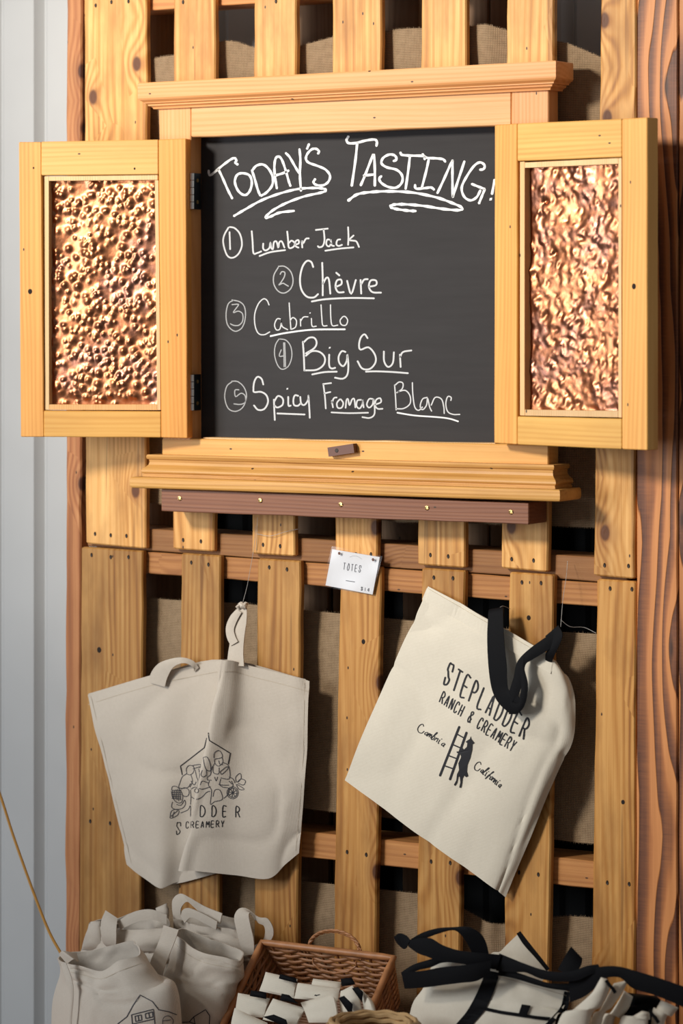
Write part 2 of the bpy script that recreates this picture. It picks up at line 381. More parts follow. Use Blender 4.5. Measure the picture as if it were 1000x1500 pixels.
# horizontal stringers on edge
def rail(q, parent, tint, y=TS+.0005, t=.086): return plank('stringer', q, y, t, m_stringer, parent, axis='X', ch=.0015, tint=tint)
rail(((128, -30), (918, -62), (918, -32), (128, 21)), pu, (1.9, 1.75, 1.5))
rail(((128, 769), (918, 819), (918, 855), (128, 800.5)), pu, (.85, .8, .72))
rail(((128, 802), (918, 857), (918, 892), (128, 833)), pl, (1.3, 1.2, 1.0))
rail(((128, 1185), (918, 1267), (918, 1307), (128, 1221)), pl, (1.5, 1.4, 1.15))
rail(((128, 1640), (918, 1665), (918, 1705), (128, 1676)), pl, 1.2)
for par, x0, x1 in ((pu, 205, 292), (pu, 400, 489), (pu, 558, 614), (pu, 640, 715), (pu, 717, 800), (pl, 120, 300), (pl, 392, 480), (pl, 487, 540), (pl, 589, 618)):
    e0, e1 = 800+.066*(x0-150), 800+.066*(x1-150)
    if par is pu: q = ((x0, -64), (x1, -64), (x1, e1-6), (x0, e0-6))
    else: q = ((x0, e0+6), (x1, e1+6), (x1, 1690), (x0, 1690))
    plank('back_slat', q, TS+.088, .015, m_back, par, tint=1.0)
# posts either side
lp = plank('edge_board', ((97, -64), (120, -64), (116, 1510+200), (94, 1690)), .0175, .030, m_edge, None, ch=.003, rough=.0018, tint=.95,
           label='rough reddish live edge upright along the left side of the pallets', cat='post')
rp = thing('corner_post', W(962, 1700, .05), 'broad redwood post with bold dark grain right of the pallets', 'post')
plank('board', ((933, -64), (992, -64), (991, 1700), (931, 1700)), -.001, .085, m_redv, rp, ch=.002, rough=.0006, tint=1.0)
plank('board', ((994, -64), (1090, -64), (1090, 1700), (993, 1700)), .002, .082, m_redv, rp, ch=.002, rough=.0006, tint=.85)

# ------------------------------------------------------------------ burlap
def vnoise(shape_u, shape_v, cells, seed):
    """smooth value noise on a unit square grid"""
    r = np.random.RandomState(seed); cu, cvv = cells; g = r.rand(cu+3, cvv+3)
    u = np.linspace(0, cu, shape_u); v = np.linspace(0, cvv, shape_v)
    iu = u.astype(int); iv = v.astype(int); fu = u-iu; fv = v-iv
    fu = fu*fu*(3-2*fu); fv = fv*fv*(3-2*fv)
    a = g[iu][:, iv]; b = g[iu+1][:, iv]; c = g[iu][:, iv+1]; d = g[iu+1][:, iv+1]
    fu = fu[:, None]; fv = fv[None, :]
    return (a*(1-fu)+b*fu)*(1-fv)+(c*(1-fu)+d*fu)*fv-.5
def burlap(top, bot, y0, label, seed, sag=.0, fringe_top=False):
    T = cr([(x, y, 0) for x, y in top], 12); n = len(T); m = 40
    bx = np.array([p[0] for p in bot]); by = np.array([p[1] for p in bot])
    N = vnoise(n, m+1, (14, 5), seed)
    V = []; F = []
    for i in range(n):
        x, y = T[i][0], T[i][1]; yb = np.interp(x, bx, by)
        for j in range(m+1):
            t = j/m
            bulge = .010*math.exp(-((t*8)**2)) if fringe_top else 0
            V.append(W(x, y+(yb-y)*t, y0+N[i, j]*.016-bulge))
    for i in range(n-1):
        for j in range(m): F.append((i*(m+1)+j, i*(m+1)+j+1, (i+1)*(m+1)+j+1, (i+1)*(m+1)+j))
    o = put('burlap_cloth', V, F, m_burlap, smooth=True, label=label, cat='cloth')
    fr = []
    for e in ((0, 1), (m, -1)):
        for i in range(n-1):
            for k in range(4):
                p = V[i*(m+1)+e[0]].lerp(V[(i+1)*(m+1)+e[0]], k/4); L = random.uniform(.001, .0045); w2 = .0004
                fr.append(([p+Vector((-w2, -.0003, 0)), p+Vector((w2, -.0003, 0)), p+Vector((w2*.5+random.uniform(-.001, .001), -.0003, e[1]*L))], [(0, 1, 2)]))
    v, f = join(*fr); put('fringe', v, f, m_burlap, o, kind='stuff')
    return o
burlap([(195, 96), (225, 86), (262, 80), (300, 75), (322, 62), (345, 62), (372, 70), (400, 73), (440, 67), (490, 54), (525, 48), (565, 46), (600, 42), (650, 42), (690, 39), (712, 37), (742, 45), (790, 58), (822, 62), (850, 72), (880, 84), (925, 96)],
       [(190, 735), (330, 742), (460, 750), (585, 764), (700, 766), (845, 771), (930, 775)], .034, 'burlap hanging behind the cabinet and upper pallet slats', 3, fringe_top=True)
burlap([(195, 872), (240, 878), (350, 884), (470, 896), (590, 908), (700, 918), (845, 927), (925, 932)],
       [(190, 1150), (330, 1165), (460, 1186), (585, 1200), (700, 1215), (845, 1234), (930, 1240)], .040, 'middle burlap strip behind the two hanging tote bags', 5)
burlap([(195, 1270), (240, 1275), (350, 1282), (465, 1293), (585, 1306), (650, 1316), (690, 1338), (715, 1352), (745, 1354), (800, 1345), (850, 1343), (925, 1352)],
       [(190, 1590), (930, 1630)], .040, 'lowest burlap strip behind the baskets of bags', 9)

# ------------------------------------------------------------------ cabinet
CF, BF = -.040, -.003          # face frame plane, chalkboard plane
cab = thing('chalkboard_cabinet', W(520, 430, -.001), 'open wooden wall cabinet with chalkboard and two copper panelled doors', 'cabinet')
plank('stile', ((232, 144), (279, 141), (279, 648), (238, 648)), CF, .037, m_firv, cab, tint=(1, .95, .9))
plank('stile', ((749, 132), (803, 129), (803, 655), (749, 652)), CF, .037, m_firv, cab, tint=(1.0, .93, .92))
plank('top_rail', ((279.5, 153), (748.5, 128), (748.5, 183), (279.5, 201)), CF, .037, m_firh, cab, axis='X')
plank('bottom_rail', ((237, 642), (803, 652), (803, 692), (237, 672)), CF, .037, m_clearh, cab, axis='X', tint=(.95, .92, .85))
# inner reveal boards and the board itself
bb = plank('chalkboard', ((292, 194), (790, 168), (790, 660), (292, 650)), BF, .0025, m_board, cab, axis='X', ch=.0003, rough=0)
# cornice: crown with returns
a = W(232, 146, CF); b = W(803, 131, CF)
zt_l = W(207, 121, -.067).z; zt_r = W(811, 89, -.067).z
xl, xr = a.x, b.x
H = zt_l - W(232, 157, CF).z
Pf = [(.026, 0), (.027, -.002), (.027, -.028), (.025, -.031), (.0205, -.034), (.019, -.0355), (.019, -.037), (.0145, -.038), (.0135, -.040), (.0135, -.0415), (.010, -.0425), (.0075, -.0445), (.0065, -.047), (.0005, -.047)]
V, F = ringloft(Pf, xl, xr, CF, zt_l, zt_r); put('cornice', V, F, m_firh, cab, tint=(1.05, .95, .90))
# sill: bed moulding and ledge with a rounded nose
xl2, xr2 = W(237, 660, CF).x, W(803, 660, CF).x
z1 = W(218, 666, -.062).z; z1r = W(808, 681.5, -.062).z
Pm = [(.0, .0), (.019, .0), (.0205, -.003), (.0195, -.0075), (.0165, -.009), (.0160, -.0135), (.0172, -.018), (.0205, -.0215), (.0245, -.0245), (.0265, -.0275), (.0270, -.0305), (.0255, -.033), (.0235, -.034), (.0235, -.036), (.0245, -.0365), (.0245, -.0395)]
Pm = [(o, z) for o, z in Pm]
V, F = ringloft(Pm, xl2, xr2, CF, z1, z1r); put('bed_moulding', V, F, m_ledge, cab)
z2, z2r = z1-.0397, z1r-.0397
Pl = [(.0385, 0), (.0405, -.0015), (.0415, -.004), (.0418, -.010), (.0415, -.0155), (.040, -.0185), (.037, -.020)]
V, F = ringloft(Pl, xl2, xr2, CF, z2, z2r); put('ledge', V, F, m_ledge, cab, tint=(1.12, 1.15, 1.15))
led = plank('ledger_strip', ((236, 716), (774, 737), (774, 768), (236, 749)), -.068, .067, m_red, cab, axis='X', ch=.0012)
scr_V, scr_F = tube([(math.cos(q)*.0032, 0, math.sin(q)*.0032) for q in [i*math.pi/6 for i in range(12)]], .0011, 5, True)
scr_V = [Vector(v) for v in scr_V]
scr = mesh('screw', *join((scr_V, scr_F), ([(math.cos(i*math.pi/4)*.0024, .0004, math.sin(i*math.pi/4)*.0024) for i in range(8)], [tuple(range(8))])), True); scr.materials.append(m_brass)
for p in ((263, 730), (381, 733), (499, 739), (625, 744), (748, 750)): link('screw', scr, Matrix.Translation(W(*p, -.0685)), led)
# turn button under the board
LF = Frame(W(504, 659, CF-.001), 0)
V, F = box((0, -.006, 0), (.052, .012, .016)); 
q = Matrix.Rotation(math.radians(-9), 3, 'Y')
V = [q @ Vector(v) for v in V]
lt = put('turn_button', [W(504, 659, CF)+v for v in V], F, m_latch, cab)
V, F = disc(493, 660, .004, CF-.0121, WALL); put('screw', V, F, m_nail, lt)
# wooden lip round the board (thin bead at its foot)
plank('board_bead', ((297, 641), (725, 649), (725, 652), (297, 644)), -.030, .027, m_bead, cab, axis='X', ch=.0004)

def door(hx, hy, ang, face, name, geo, tint):
    """geo: pixel layout of the inner face"""
    h = W(hx, hy, CF-.0005); fr = Frame((h.x, h.y, 0), ang)
    T = .029; d = link(name, None, fr.M @ Matrix.Translation(fr.loc(hx, hy, 0)), cab)
    for nm, q, ax, tt in geo['frame']:
        plank(nm, q, -T, T, m_clearv if ax == 'Z' else m_clearh, d, fr, axis=ax, ch=.0013, rough=.0003, tint=tt)
    for q, ax, yy, tk, tt in geo['bead']:
        plank('bead', q, yy, tk, m_bead, d, fr, axis=ax, ch=.0005, rough=0, tint=tt)
    return d, fr
geoL = dict(frame=[('stile', ((27.5, 208), (60, 208), (64, 640), (30.5, 640)), 'Z', (1.0, .93, .80)), ('stile', ((232, 204.5), (272, 203), (274.5, 642), (236, 641)), 'Z', (1.02, .90, .74)),
                   ('rail', ((60.3, 207.5), (231.7, 204.5), (231.7, 255.5), (60.3, 257)), 'X', (.98, .98, .95)), ('rail', ((64, 601.5), (235.5, 603), (235.5, 641), (64, 640)), 'X', (.92, .90, .72))],
            bead=[(((65, 258), (71.5, 258), (72, 600.5), (66, 600.5)), 'Z', -.024, .020, (1.0, 1.05, 1.05)), (((71.5, 258.3), (231, 256), (231, 263.5), (71.5, 265)), 'X', -.024, .020, 1.08),
                  (((226.5, 264), (232, 264), (235, 600.8), (230, 600.8)), 'Z', -.0235, .0195, 1.05), (((72, 592.5), (230, 592.5), (230, 601), (72, 600.5)), 'X', -.024, .020, (1, .85, .65))])
geoR = dict(frame=[('stile', ((724, 183), (757, 181), (757, 651), (723, 649)), 'Z', (1.0, .93, .78)), ('stile', ((910.5, 174), (947.5, 172), (947.5, 659.5), (910.5, 658)), 'Z', (1.0, .96, .82)),
                   ('rail', ((757.3, 181), (910.2, 174), (910.2, 230), (757.3, 236)), 'X', (.98, .98, .85)), ('rail', ((757.3, 610), (910.2, 613.5), (910.2, 658), (757.3, 651)), 'X', (.92, .95, .78))],
            bead=[(((761, 237), (768, 236.5), (768, 609), (761, 608.5)), 'Z', -.024, .020, (1.1, 1.0, .9)), (((768.2, 238), (905, 231.5), (905, 240), (768.2, 246)), 'X', -.024, .020, 1.1),
                  (((905.2, 231.5), (910, 231), (910, 612), (905.2, 611.5)), 'Z', -.0235, .0195, 1.1), (((768.2, 600), (905, 602), (905, 611.5), (768.2, 609)), 'X', -.024, .020, .9)])
dL, fL = door(280.5, 420, math.radians(14), None, 'door', geoL, 1)
dR, fR = door(742, 420, math.radians(-14), None, 'door', geoR, 1)
dL['label'] = 'left door'; dR['label'] = 'right door'
def copper(q, fr, yy, par, seed, n, rad, hgt, tint=1.0, rough=0):
    A = fr.loc(*q[0], yy); B = fr.loc(*q[1], yy); x0, x1 = A.x, B.x; z1_, z0_ = A.z, B.z
    st = .00165; nu = int(abs(x1-x0)/st); nv = int(abs(z1_-z0_)/st)
    u = np.linspace(x0, x1, nu); v = np.linspace(z0_, z1_, nv); U, Vv = np.meshgrid(u, v, indexing='ij'); Hh = np.zeros_like(U)
    r = np.random.RandomState(seed)
    for _ in range(n):
        cx = r.uniform(x0, x1); cz = r.uniform(z0_, z1_); s = rad*r.uniform(.6, 1.35); h = hgt*r.uniform(.5, 1.2)*(s/rad)
        iu = slice(max(0, int((cx-x0-3*s)/st)), int((cx-x0+3*s)/st)+2); iv = slice(max(0, int((cz-z0_-3*s)/st)), int((cz-z0_+3*s)/st)+2)
        rr = ((U[iu, iv]-cx)**2+(Vv[iu, iv]-cz)**2)/(s*s)
        Hh[iu, iv] = np.maximum(Hh[iu, iv], h*np.exp(-rr*1.2)) if rough == 0 else Hh[iu, iv] + h*np.exp(-rr)*r.choice([-1, 1])
    Hh = Hh + vnoise(nu, nv, (5, 11), seed+1)*.005 + vnoise(nu, nv, (25, 55), seed+2)*(.0004+rough*.8)
    P = [Vector((U[i, j], yy-Hh[i, j], Vv[i, j])) for i in range(nu) for j in range(nv)]
    F = [(i*nv+j, (i+1)*nv+j, (i+1)*nv+j+1, i*nv+j+1) for i in range(nu-1) for j in range(nv-1)]
    return put('copper_panel', P, F, m_copper, par, fr, smooth=True, tint=tint)
copper(((66, 262), (236, 598)), fL, -.009, dL, 11, 620, .0056, .0028, 1.0)
copper(((758, 240), (909, 606)), fR, -.009, dR, 23, 800, .0048, .0012, 1.0, .0009)
spots([(44, 427, .005), (197, 247, .0022), (49, 246, .002)], dL, -.029, fL); spots([(928, 419.5, .005)], dR, -.029, fR)
# hinges
for py in (280, 575):
    hg = link('hinge', None, Matrix.Translation(W(281, py, CF-.006)), cab)
    top, bot = W(281, py-26.5, CF-.004), W(281, py+26.5, CF-.004)
    x = top.x+.001; hh = top.z-bot.z
    for k2 in range(5):
        za = bot.z+hh*k2/5+.0006; zb = bot.z+hh*(k2+1)/5-.0006
        V, F = tube([(x, CF-.006, za), (x, CF-.006, zb)], .0043, 12); put('knuckle', V, F, m_steel, hg, smooth=False)
    V, F = box((x+.0007, CF+.009, (top.z+bot.z)/2), (.0018, .026, hh)); lf = put('leaf', V, F, m_hingedark, hg)
    for zz in (.3, -.3):
        V, F = tube([(x+.0013, CF+.010, (top.z+bot.z)/2+zz*hh), (x+.0026, CF+.010, (top.z+bot.z)/2+zz*hh)], .0035, 8); put('screw', V, F, m_brass, hg)
    V, F = box((x-.0052, CF-.017, (top.z+bot.z)/2), (.0016, .020, hh)); put('leaf', V, F, m_steel, hg)
#SOFT#
# ------------------------------------------------------------------ strokes: lettering and line art laid on a surface
def on_plane(frame, y):
    def f(px, py): return frame.M @ frame.loc(px, py, y)
    return f
class Surf:
    """first hit of the surface of already built meshes along a sight line, lifted off it by lift"""
    def __init__(s, objs, lift=.0006):
        V = []; F = []
        for o in objs:
            b = len(V); M = MW[o.name]; V += [M @ v.co for v in o.data.vertices]; F += [tuple(i+b for i in p.vertices) for p in o.data.polygons]
        s.t = BVHTree.FromPolygons(V, F); s.l = lift; s.z = V[0].y
    def __call__(s, px, py):
        d = ray(px, py).normalized(); h = s.t.ray_cast(CAM, d)
        p = h[0] if h[0] is not None else W(px, py, s.z)
        return p - d*s.l
def strokes(name, lines, width, hit, mat, parent, o=(0, 0), k=1.0, smooth=4, jit=0):
    """lines: polylines in photo pixels (or in a magnified crop: origin o, magnification k)"""
    parts = []
    for ln in lines:
        P = [np.array((o[0]+x/k, o[1]+y/k)) for x, y in ln]
        if len(P) == 1: P = [P[0], P[0]+np.array((.2, .2))]; wd = width*1.5
        else: wd = width
        Q = (cr(P, smooth) if len(P) > 2 else cr(P, 4)) if smooth > 0 else sum(([P[i]+(P[i+1]-P[i])*k_/6 for k_ in range(6)] for i in range(len(P)-1)), [])+[P[-1]]
        n = len(Q); V = []; F = []
        for i, p in enumerate(Q):
            t = Q[min(i+1, n-1)]-Q[max(i-1, 0)]; L = np.hypot(*t); t = t/L if L > 1e-6 else np.array((1, 0)); nn = np.array((-t[1], t[0]))
            ww = wd*.5*(1+jit*math.sin(i*1.7+P[0][0]))
            if i == 0 or i == n-1: V.append(hit(*(p+t*ww*(-.7 if i == 0 else .7)))); 
            V.append(hit(*(p+nn*ww))); V.append(hit(*(p-nn*ww)))
        # first: cap,a,b ... last: cap,a,b
        F.append((0, 1, 2)); idx = [1]+[3+2*i for i in range(n-2)]+[3+2*(n-2)+1]
        for i in range(n-1):
            a, b = idx[i], idx[i+1]; F.append((a, a+1, b+1, b))
        F.append((idx[-1], idx[-1]+1, idx[-1]-1)); parts.append((V, F))
    V, F = join(*parts)
    return put(name, V, F, mat, parent)
def ellipse(cx, cy, rx, ry=None, n=12, rot=0):
    ry = ry or rx
    return [(cx+rx*math.cos(2*math.pi*i/n+rot), cy+ry*math.sin(2*math.pi*i/n+rot)) for i in range(n+1)]
# narrow hand drawn capitals: polylines in a unit cell, y up; coordinates 0..10
FONT = {'S': ["95 8a 4a 1a 07 26 54 83 91 5 20 03"], 'T': ["0a 9a", "4a 40"], 'E': ["80 00 0a 8a", "05 75"], 'P': ["00 0a 5a 88 76 45 05"], 'L': ["0a 00 80"],
        'A': ["00 4a 80", "13 73"], 'D': ["00 0a 5a 97 93 50 00"], 'R': ["00 0a 5a 88 76 45 05", "45 90"], 'N': ["00 0a 80 8a"], 'C': ["88 6a 2a 07 03 20 60 82"],
        'H': ["00 0a", "80 8a", "05 85"], '&': ["90 18 3a 6a 78 15 02 20 50 84"], 'M': ["00 1a 54 9a a0"], 'Y': ["0a 45 8a", "45 40"], 'O': ["5a 27 03 20 60 93 97 6a 3a"],
        '$': ["88 6a 1a 07 84 60 10 02", "4a 40"], '1': ["4a 40"], '4': ["60 6a 03 83"],
        'a': ["64 44 12 20 51 74 60 80"], 'b': ["0 1a 10 40 64 35 13"], 'm': ["00 15 12 35 40 42 65 80"], 'r': ["00 15 13 55 60"], 'i': ["15 20 40", "37"], 'l': ["11 7a 4a 20 60"],
        'f': ["11 7a 5a 1b 09 23"], 'o': ["45 12 20 51 74 45"], 'n': ["00 15 12 45 50 80"]}
FONT['b'] = ["11 5a 3a 20 50 64 35 13"]; FONT['f'] = ["13 7a 5a 20 0b 24 83"]; FONT['S'] = ["97 8a 4a 1a 07 26 54 83 71 40 10 03"]
def dec(tok):
    if len(tok) == 1: tok = tok+'0'
    return int(tok[0], 16), {'b': -3}.get(tok[1], int(tok[1], 16))
def text(word, p0, p1, up0, up1, cw=.62, slant=0):
    out = []; n = len(word)
    d = np.array(p1, float)-np.array(p0, float)
    for i, ch in enumerate(word):
        if ch == ' ': continue
        s0 = i/n; base = np.array(p0)+d*s0; up = np.array(up0)*(1-s0)+np.array(up1)*s0; adv = d/n*cw
        for ln in FONT[ch]:
            out.append([tuple(base+adv*(dec(t)[0]/10)+up*(dec(t)[1]/10)) for t in ln.split()])
    return out
# chalk lettering ------------------------------------------------------------
hb = on_plane(WALL, BF-.0004)
def S(t): return [[tuple(float(c) for c in p.split(',')) for p in ln.split()] for ln in t.strip().split('|')]
H1 = S("48,270 50,295 62,302 90,280 150,230 200,195 222,190 232,205 225,220 242,232|112,262 140,320 175,400 205,458|228,315 222,350 240,400 270,430 300,432 325,400 335,350 320,305 280,290 245,295 225,318|335,268 355,330 375,400 392,440|335,275 365,240 410,232 450,265 475,320 468,375 430,420 395,440|502,392 490,320 485,250 492,195 512,178 535,200 560,270 580,340 592,375|490,305 540,290 580,272|560,155 585,180 620,240 650,290|652,128 658,200 655,300 662,408|716,95 702,128|775,160 782,145 765,128 735,130 705,160 695,195 715,220 770,240 825,265 855,305 845,345 810,370 765,368 745,350 757,328")
U1 = S("215,575 300,525 400,470 520,425 640,395 740,388 810,392 828,405 790,420 680,445 560,490 470,540 425,585 460,578 520,552 618,540")
H2 = S("45,42 32,65 45,85 90,85 150,70 205,62 225,75 222,105|100,85 88,200 65,358|122,355 150,290 185,200 205,158 212,250 212,358|140,292 210,285|330,200 350,190 340,165 305,158 265,180 255,215 290,240 350,255 385,290 385,335 350,368 300,365 255,340 240,312 255,295|375,145 385,160 440,165 520,168 530,190|435,170 425,260 408,378|515,155 540,178 600,182 645,188 662,205|555,190 540,260 510,375|468,350 475,375 530,372 570,368 590,382|610,405 650,320 690,230 708,195|707,195 706,300 708,430|708,430 740,330 783,200|880,255 905,250 910,225 880,208 840,235 790,310 765,370 780,425 820,450 860,430 885,385|828,345 870,362 912,378|912,378 895,420 875,470|975,318 958,410|950,442")
U2 = S("42,452 100,412 180,398 300,392 450,400 600,430 700,465 765,495 750,512 650,505 520,485 400,475 330,478 312,490 340,503 420,515 475,518")
strokes('chalk_heading', H1, 3.4, hb, m_chalk, bb, (295, 190), 4.545, 4, .12)
strokes('chalk_heading', H2, 3.6, hb, m_chalk, bb, (500, 190), 4.348, 4, .12)
strokes('chalk_underline', U1, 3.4, hb, m_chalk, bb, (295, 190), 4.545, 5, .2)
strokes('chalk_underline', U2, 3.8, hb, m_chalk, bb, (500, 190), 4.348, 5, .25)
o1 = (310, 320)
strokes('chalk_number', S("95,50 70,95 65,140 85,205 115,222 150,200 170,150 160,90 130,55 100,48|100,75 104,175"), 2.3, hb, m_chalkmid, bb, o1, 3.846)
strokes('chalk_lettering', S("225,70 230,130 235,195 255,195 280,185|290,140 290,170 305,180 325,165 330,135 335,165 345,172 350,135 365,130 375,165 380,135 395,130 410,165|425,72 430,120 435,165 460,160 468,140 450,125 435,138|470,148 490,140 488,122 472,130 472,155 490,165|510,165 508,125 515,140 530,115 548,112|268,212 330,190 415,178"), 2.4, hb, m_chalkmid, bb, o1, 3.846)
strokes('chalk_lettering', S("585,65 655,57|630,60 635,120 625,155 605,162 597,155|665,120 650,120 645,145 660,158 672,140 670,118 675,150 690,155|725,118 708,122 702,145 715,155 735,148|768,48 770,100 768,150|800,95 775,120 795,125 815,130 830,162|638,182 720,170 800,163"), 2.4, hb, m_chalkmid, bb, o1, 3.846)
strokes('chalk_number', S("375,275 350,320 350,370 375,410 410,420 445,395 458,350 445,300 410,270 375,270|385,315 395,300 412,305 408,330 390,360 378,375 400,365 415,372 432,382"), 1.7, hb, m_chalkfaint, bb, o1, 3.846)
strokes('chalk_lettering', S("572,275 560,245 535,240 510,275 497,340 505,400 535,440 575,445 600,425|622,248 625,340 625,435|625,370 645,335 660,345 668,425|700,305 720,322|700,385 730,370 728,345 705,350 697,385 712,415 745,415|762,350 785,425 812,345|838,345 842,425|842,370 858,345 880,342|885,385 925,375 925,350 895,350 885,385 905,415 955,418|562,468 640,455 780,448 915,450"), 2.6, hb, m_chalkmid, bb, o1, 3.846)
o3 = (310, 420)
strokes('chalk_number', S("150,95 115,120 100,190 108,260 140,300 175,310 215,280 235,210 228,140 195,105 140,92|140,125 180,122 185,130 150,180 185,170 215,190 215,240 190,268 155,270 130,258"), 1.5, hb, m_chalkfaint, bb, o3, 4.762)
strokes('chalk_lettering', S("400,128 385,95 360,85 325,120 300,190 302,270 325,325 365,335 405,315|480,225 455,225 438,265 450,300 475,295 485,250 485,225 490,275 530,300|540,112 545,200 552,298|545,240 565,215 590,235 585,280 555,298|620,275 618,225|620,240 640,212 672,210|695,220 700,275 730,275|685,183|762,125 768,220 775,270 805,272|828,125 830,210 840,270 880,268|915,208 895,235 905,265 935,268 948,235 930,208 910,210"), 1.7, hb, m_chalkmid, bb, o3, 4.762)
strokes('chalk_underline', S("408,345 520,322 700,300 930,297"), 2.4, hb, m_chalk, bb, o3, 4.762)
o4 = (390, 480)
strokes('chalk_number', S("80,72 58,110 52,170 70,235 100,265 140,245 162,185 155,120 125,80 85,72|95,140 82,180 110,180|110,95 112,170 113,250|117,95 120,170 122,250"), 1.5, hb, m_chalkfaint, bb, o4, 4.348)
strokes('chalk_lettering', S("232,88 238,170 242,275|235,95 270,65 305,65 320,95 305,130 250,165|250,180 290,150 340,155 372,190 365,235 320,268 245,272|400,170 400,240 415,260 440,255|403,127|505,155 480,150 460,185 465,225 490,245 512,210 515,170 522,240 515,300 485,325 435,318|290,298 370,283 450,280"), 2.5, hb, m_chalkmid, bb, o4, 4.348)
strokes('chalk_lettering', S("645,68 625,42 600,65 590,110 600,140 650,125 690,170 695,220 660,262 610,260 580,212|748,150 750,215 775,250 805,225 812,155|855,252 850,170|850,190 870,155 925,145|632,280 700,278 800,282 903,290"), 2.5, hb, m_chalkmid, bb, o4, 4.348)
o5 = (320, 540)
strokes('chalk_number', S("100,95 60,130 45,210 70,290 125,313 180,280 205,200 185,135 140,95 95,92|150,155 120,158 125,205 165,180 195,200 195,245 160,262 112,258"), 1.5, hb, m_chalkfaint, bb, o5, 5.0)
strokes('chalk_lettering', S("328,118 315,75 285,60 262,95 255,150 262,172 310,170 350,195 362,245 335,295 290,302 258,268|405,225 408,300 412,378|408,240 435,200 470,220 468,265 430,285 410,270|510,205 512,270 530,270|503,147|585,200 560,195 548,225 552,265 580,272 600,255|598,205 605,255 630,265 655,230 658,195|658,195 665,300 668,362|428,328 530,332 632,336"), 2.4, hb, m_chalkmid, bb, o5, 5.0)
o6 = (460, 550)
strokes('chalk_lettering', S("58,55 68,130 74,212|55,55 110,48|62,115 105,105|112,160 120,205|112,180 125,145 145,140|165,150 145,175 150,205 175,205 185,175 168,150|200,208 205,160 215,150 225,190 240,155 255,150 262,205|300,155 275,160 270,195 290,210 308,180 308,155 315,205|375,150 350,150 335,185 350,205 372,185 378,150 385,240 355,270 305,265|390,185 425,170 420,145 395,155 388,190 405,212 437,212|108,235 220,240 345,237"), 2.2, hb, m_chalkmid, bb, o6, 4.348)
strokes('chalk_lettering', S("512,60 518,140 522,220|512,65 540,42 565,50 560,85 525,110|530,105 580,95 610,130 610,180 570,210 522,212|625,45 628,120 640,200 665,222 690,200|720,140 690,150 675,195 690,218 715,190 722,145 735,200 748,228|745,190 770,140 810,150 825,200 828,243|870,160 872,140 850,135 838,180 850,230 885,248 928,248"), 1.8, hb, m_chalkmid, bb, o6, 4.348)
strokes('chalk_underline', S("528,237 640,255 780,265 860,275 918,293"), 2.2, hb, m_chalk, bb, o6, 4.348)

# ------------------------------------------------------------------ cloth helpers
YT = [1.0, 0.0]
def gridcr(G, nu, nv, closed=False):
    """G[row][col] of (px,py,y) control points -> fine array of world points"""
    R = []
    for row in G:
        P = [np.array(p, float) for p in row]
        if closed:
            P = [P[-1]]+P+[P[0], P[1]]; q = []
            for i in range(1, len(P)-2):
                a, b, c, d = P[i-1:i+3]
                for k in range(nu):
                    t = k/nu; q.append(.5*((2*b)+(c-a)*t+(2*a-5*b+4*c-d)*t*t+(3*b-a-3*c+d)*t**3))
            R.append(q)
        else: R.append(cr(P, nu))
    C = [cr([R[i][j] for i in range(len(R))], nv) for j in range(len(R[0]))]
    return C   # C[col][row]
def shell(C, thick, closed=False, wr=0.0, seed=1, cells=(9, 9)):
    nc, nr = len(C), len(C[0])
    P = np.array([[list(W(*C[i][j][:2], C[i][j][2]*YT[0]+YT[1])) for j in range(nr)] for i in range(nc)])
    if closed: du = np.roll(P, -1, 0)-np.roll(P, 1, 0)
    else: du = np.gradient(P, axis=0)
    dv = np.gradient(P, axis=1); N = np.cross(du, dv); N /= (np.linalg.norm(N, axis=2, keepdims=True)+1e-9)
    if wr:
        k = vnoise(nc, nr, cells, seed)*wr + vnoise(nc, nr, (cells[0]*3, cells[1]*2), seed+50)*wr*.30
        rg = np.abs(vnoise(nc, nr, (max(2, cells[0]*2//3), max(2, cells[1]*2//3)), seed+90)); k += np.exp(-rg*14)*wr*.55
        if closed:
            wgt = np.minimum(np.arange(nc), nc-1-np.arange(nc))/8.0; k *= np.clip(wgt, 0, 1)[:, None]
        P = P+N*k[..., None]
    B = P-N*thick
    P[..., 2] = np.maximum(P[..., 2], .142); B[..., 2] = np.maximum(B[..., 2], .1415)
    V = [Vector(p) for p in P.reshape(-1, 3)]+[Vector(p) for p in B.reshape(-1, 3)]; F = []; o = nc*nr
    m = nc if closed else nc-1
    for i in range(m):
        i2 = (i+1) % nc
        for j in range(nr-1):
            a, b, c, d = i*nr+j, i*nr+j+1, i2*nr+j+1, i2*nr+j
            F.append((a, b, c, d)); F.append((o+d, o+c, o+b, o+a))
        F.append((i*nr, i2*nr, o+i2*nr, o+i*nr)); F.append((i2*nr+nr-1, i*nr+nr-1, o+i*nr+nr-1, o+i2*nr+nr-1))
    if not closed:
        for j in range(nr-1):
            F.append((j+1, j, o+j, o+j+1)); q = (nc-1)*nr; F.append((q+j, q+j+1, o+q+j+1, o+q+j))
    return V, F
def cloth(name, G, mat, parent, nu=5, nv=6, thick=.0012, closed=False, wr=0.0, seed=1, cells=(9, 9), **k):
    V, F = shell(gridcr(G, nu, nv, closed), thick, closed, wr, seed, cells)
    return put(name, V, F, mat, parent, smooth=True, **k)
